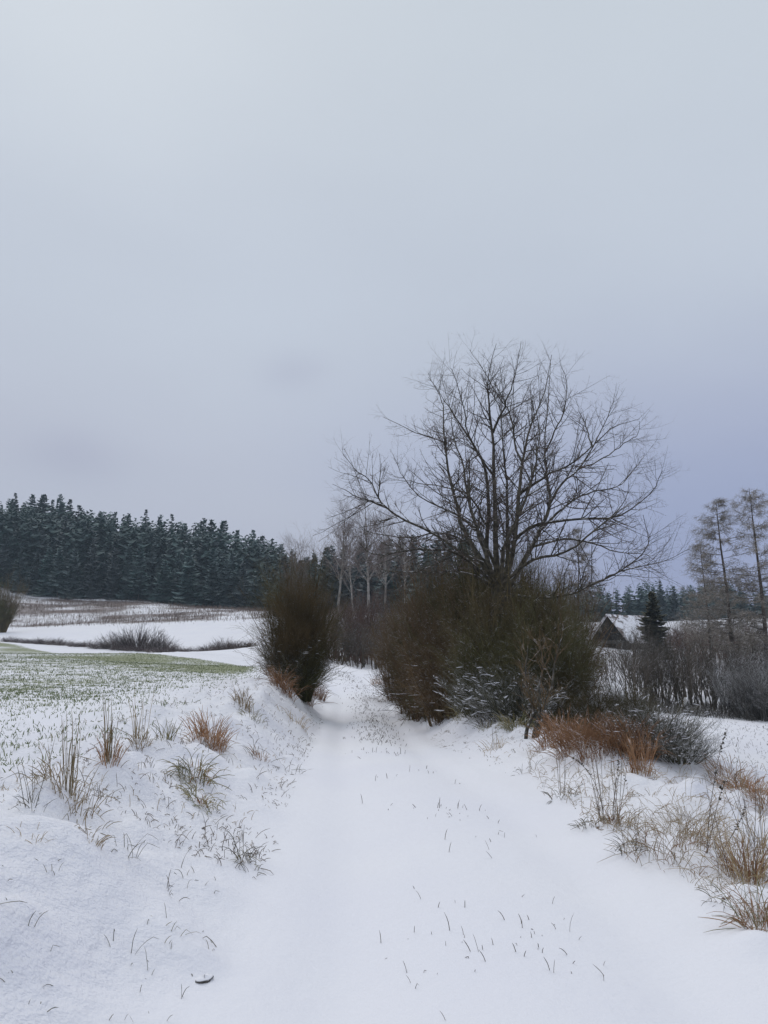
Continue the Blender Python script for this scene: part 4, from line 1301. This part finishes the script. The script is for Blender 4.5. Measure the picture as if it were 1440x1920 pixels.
# tall weeds with seed heads
def seeded_weed(px, py, label, stalks):
    b = hit(px, py)
    t = thing('seeded_weed', label, 'weed', b)
    for pts, nh in stalks:
        P = resample([W(x, y, b[1] + .03 * i) - b for i, (x, y) in enumerate(pts)], 12)
        V, Q = tubes(P[None], np.linspace(.0032, .0014, 12)[None], 4)
        s = link('stalk', make_mesh('stalk', V, Q, None, M['weed']), t)
        g = Geo()
        for i in range(nh):
            f = rng.uniform(.45, 1.0) * 10.99
            p = P[int(f)] * (1 - f % 1) + P[min(int(f) + 1, 11)] * (f % 1)
            d = nrm(np.array([[rng.normal(), rng.normal(), .5]]))[0]
            q = p + d * rng.uniform(.004, .016)
            r_ = rng.uniform(.004, .0085)
            g.tubes(np.array([[q - d * r_, q - d * r_ * .4, q + d * r_ * .6, q + d * r_ * 1.3]]), np.array([[.001, r_, r_ * .8, .001]]), 5)
        link('seed_heads', g.mesh('seed_heads', M['tree_bark']), s, 'stuff')


seeded_weed(1325, 1600, 'tallest weed with dark seed heads up its stalk, right verge', [([(1325, 1604), (1330, 1530), (1340, 1460), (1352, 1400), (1364, 1368)], 34), ([(1325, 1604), (1338, 1540), (1350, 1490), (1362, 1460)], 12)])
seeded_weed(1135, 1520, 'leaning weed with small dry leaves along its stalk', [([(1133, 1525), (1120, 1480), (1105, 1450), (1088, 1432), (1074, 1422)], 18)])
seeded_weed(1370, 1620, 'slanting seeded weed beside the thick straw clump', [([(1345, 1612), (1370, 1570), (1390, 1535), (1400, 1515)], 14)])
seeded_weed(1160, 1540, 'straight seeded weed among the tall brown stalks', [([(1150, 1545), (1152, 1490), (1158, 1450), (1160, 1425)], 14), ([(1158, 1545), (1168, 1490), (1175, 1440), (1178, 1420)], 12)])

# snow-capped stone by the track
b = hit(382, 1838)
g = Geo()
nu, nv = 14, 8
V = []
for j in range(nv + 1):
    for i in range(nu):
        a_ = 6.283 * i / nu; e_ = -1.1 + 2.6 * j / nv
        r_ = .055 * (1 + .7 * float(vnoise(i * .9, j * 1.1, 1.0, 3)) + .3 * math.sin(a_ * 2 + .6))
        V.append((r_ * 1.3 * math.cos(a_) * math.cos(e_), r_ * math.sin(a_) * math.cos(e_), .030 + r_ * .55 * math.sin(e_)))
Q = [(j * nu + i, j * nu + (i + 1) % nu, (j + 1) * nu + (i + 1) % nu, (j + 1) * nu + i) for j in range(nv) for i in range(nu)]
t = thing('stone', 'small dark stone poking from under a cap of snow at lower left', 'stone', b + np.array([0, 0, -.016]), None, 0.5, .55)
M['stone'] = bark('stone', (.05, .05, .045), (.11, .10, .09), 1.3, 30)
link('rock', make_mesh('rock', V, Q, None, M['stone']), t)


# loose blades that nobody would count
def scatter(name, xy, h, lean, droop, wdt, mat, label, cat, m=4, rib=False, kink=.2):
    n = len(xy)
    P, Rr = blades(n, 1.0, 0.0, lean, droop, 1.0, m, kink)
    hh = (h if np.ndim(h) else np.full(n, h))
    P = P * hh[:, None, None]
    Rr = Rr * (wdt if np.ndim(wdt) == 0 else np.asarray(wdt)[:, None])
    P[:, :, 0] += xy[:, 0:1]; P[:, :, 1] += xy[:, 1:2]
    P[:, :, 2] += (gz(xy[:, 0], xy[:, 1]))[:, None] - .01
    V, Q = ribbons(P, Rr) if rib else tubes(P, Rr, 3)
    o = link(name, make_mesh(name, V, Q, None, M[mat], not rib), None, 'stuff')
    o['label'] = label
    o['category'] = cat
    return o


def pix_points(n, px0, px1, d0, d1, dpow=1.0):
    d = np.exp(rng.uniform(math.log(d0), math.log(d1), n))
    px = rng.uniform(px0, px1, n)
    return np.stack([(px - 720) / FPX * d, d], -1)


# sown crop showing through the snow
q = pix_points(80000, -60, 720, 7.0, 75)
x, y = q[:, 0], q[:, 1]
ol = tL(y) - x
ok = (ol > 2.0) & (past_edge(x, y) < -.3)
dens = np.clip(.10 + .85 * sstep(9, 17, y) * sstep(-3, -8, x) + .5 * sstep(-8, -3, past_edge(x, y)) + .5 * fbm(x, y, 2.2, 91), .02, 1)
ok &= rng.uniform(size=len(x)) < dens
q = q[ok]
scatter('crop_seedlings', q, .045 + .05 * rng.uniform(size=len(q)), .75, .5, .0035 + .00022 * q[:, 1], 'crop', 'short green winter crop poking through the snow in the sown field', 'crop', 3, True, .3)
# blades on the verges
q = pix_points(5200, -40, 1480, 3.0, 30)
x, y = q[:, 0], q[:, 1]
o_ = np.maximum(tL(y) - x, x - tR(y))
ok = (o_ > .12) & (o_ < 3.4) & (rng.uniform(size=len(x)) < np.clip(.25 + .9 * sstep(5, 12, y) + 1.2 * fbm(x, y, .8, 23), 0, 1))
q = q[ok]
scatter('verge_grass', q, .04 + .10 * rng.uniform(size=len(q)) ** 2, .8, .55, .0011 + .00017 * q[:, 1], 'dark_blade', 'scattered dark dead blades poking through the snow on the verges', 'grass', 5, False, .4)
q = pix_points(4200, -40, 1480, 5.0, 30)
x, y = q[:, 0], q[:, 1]
o_ = np.maximum(tL(y) - x, x - tR(y))
ok = (o_ > .25) & (o_ < 3.0) & (fbm(x, y, .9, 57) > .02)
q = q[ok]
scatter('verge_straw', q, .06 + .12 * rng.uniform(size=len(q)) ** 2, .7, .5, .0012 + .00016 * q[:, 1], 'straw', 'scattered pale straw poking through the snow on the verges', 'grass', 5, False, .4)
q = pix_points(4200, 150, 640, 5.5, 24)
x, y = q[:, 0], q[:, 1]
o_ = tL(y) - x
q = q[(o_ > .1) & (o_ < 2.6) & (fbm(x, y, .6, 58) > -.08)]
scatter('bank_grass', q, .05 + .11 * rng.uniform(size=len(q)) ** 1.5, 1.0, .5, .0014 + .00018 * q[:, 1], 'weed', 'tangled dead blades over the snow of the left bank', 'grass', 5, False, .4)
q = pix_points(5200, 980, 1500, 4.2, 12)
x, y = q[:, 0], q[:, 1]
o_ = x - tR(y)
q = q[(o_ > .12) & (o_ < 1.9) & (fbm(x, y, .5, 66) + .3 * np.exp(-((o_ - .7) / .4) ** 2) > .12)]
scatter('verge_straw', q, .08 + .26 * rng.uniform(size=len(q)) ** 1.6, 1.1, .5, .0010 + .00014 * q[:, 1], 'straw', 'tangled flattened straw along the right verge', 'grass', 6, False, .3)
q = pix_points(2200, 980, 1500, 4.2, 12)
x, y = q[:, 0], q[:, 1]
o_ = x - tR(y)
q = q[(o_ > .05) & (o_ < 1.6) & (fbm(x, y, .45, 67) > .08)]
scatter('verge_rust_grass', q, .05 + .20 * rng.uniform(size=len(q)) ** 1.6, .8, .5, .0010 + .00015 * q[:, 1], 'rust', 'patches of short rust-coloured blades along the right verge', 'grass', 5, False, .4)
# grass on the crown of the track
n = 2600
d = np.exp(rng.uniform(math.log(3.0), math.log(46), n))
c0 = (tL(d) + tR(d)) / 2; hw = (tR(d) - tL(d)) / 2
q = np.stack([c0 + hw * (.10 + .28 * rng.normal(size=n)), d], -1)
ok = rng.uniform(size=n) < np.clip(-.02 + .25 * sstep(9, 14, d) + 1.3 * sstep(15, 20, d) + .8 * fbm(q[:, 0], q[:, 1], .7, 71), 0, 1)
q = q[ok]
scatter('track_grass', q, .03 + .09 * rng.uniform(size=len(q)) ** 1.5, .35, .3, .0008 + .00024 * q[:, 1], 'weed', 'thin blades standing in the snow along the crown of the track', 'grass', 5, False, .15)
# dry weeds on the far slope
n = 42000
x = rng.uniform(-110, 14, n); y = rng.uniform(128, 225, n)
ok = (weed_band(x, y) > rng.uniform(size=n)) & (fbm(x, y * 1.6, 7, 33) > rng.uniform(-.35, .25, n) - .35 * sstep(1, 0, (y - (138 - (x + 40) * .12)) / 6))
q = np.stack([x, y], -1)[ok]
scatter('dry_weeds', q, .5 + .7 * rng.uniform(size=len(q)), .35, .15, .030, 'far_weed', 'band of dry brown weeds across the far snowy slope', 'weeds', 3, True, .1)
# grass below the thicket on the meadow edge
q = pix_points(3500, 1120, 1480, 39.5, 48)
scatter('meadow_grass', q, .25 + .5 * rng.uniform(size=len(q)), .4, .3, .010, 'grey_twig', 'dull dead grass along the meadow\'s far edge under the thicket', 'grass', 4, False, .2)
q = pix_points(1500, 1280, 1480, 9, 38)
q = q[q[:, 0] > tR(q[:, 1]) + 3.2]
scatter('meadow_blades', q, .05 + .12 * rng.uniform(size=len(q)), .7, .4, .0012 + .00016 * q[:, 1], 'dark_blade', 'short blades showing through the snow of the lower meadow', 'grass', 4, False, .3)

# ------------------------------------------------------------------ haze
V, Q = box((-335, -40, -12), (335, 470, 95))
me = make_mesh('haze', V, Q, None, None, False)
hm_ = bpy.data.materials.new('haze_air')
hm_.use_nodes = True
nt = hm_.node_tree
nt.nodes.clear()
ho = nt.nodes.new('ShaderNodeOutputMaterial')
hv = nt.nodes.new('ShaderNodeVolumePrincipled')
hv.inputs['Color'].default_value = (0.70, 0.87, 1.0, 1)
hv.inputs['Density'].default_value = 0.00045
hv.inputs['Anisotropy'].default_value = 0.2
nt.links.new(hv.outputs[0], ho.inputs['Volume'])
me.materials.append(hm_)
link('haze', me, kind='stuff')
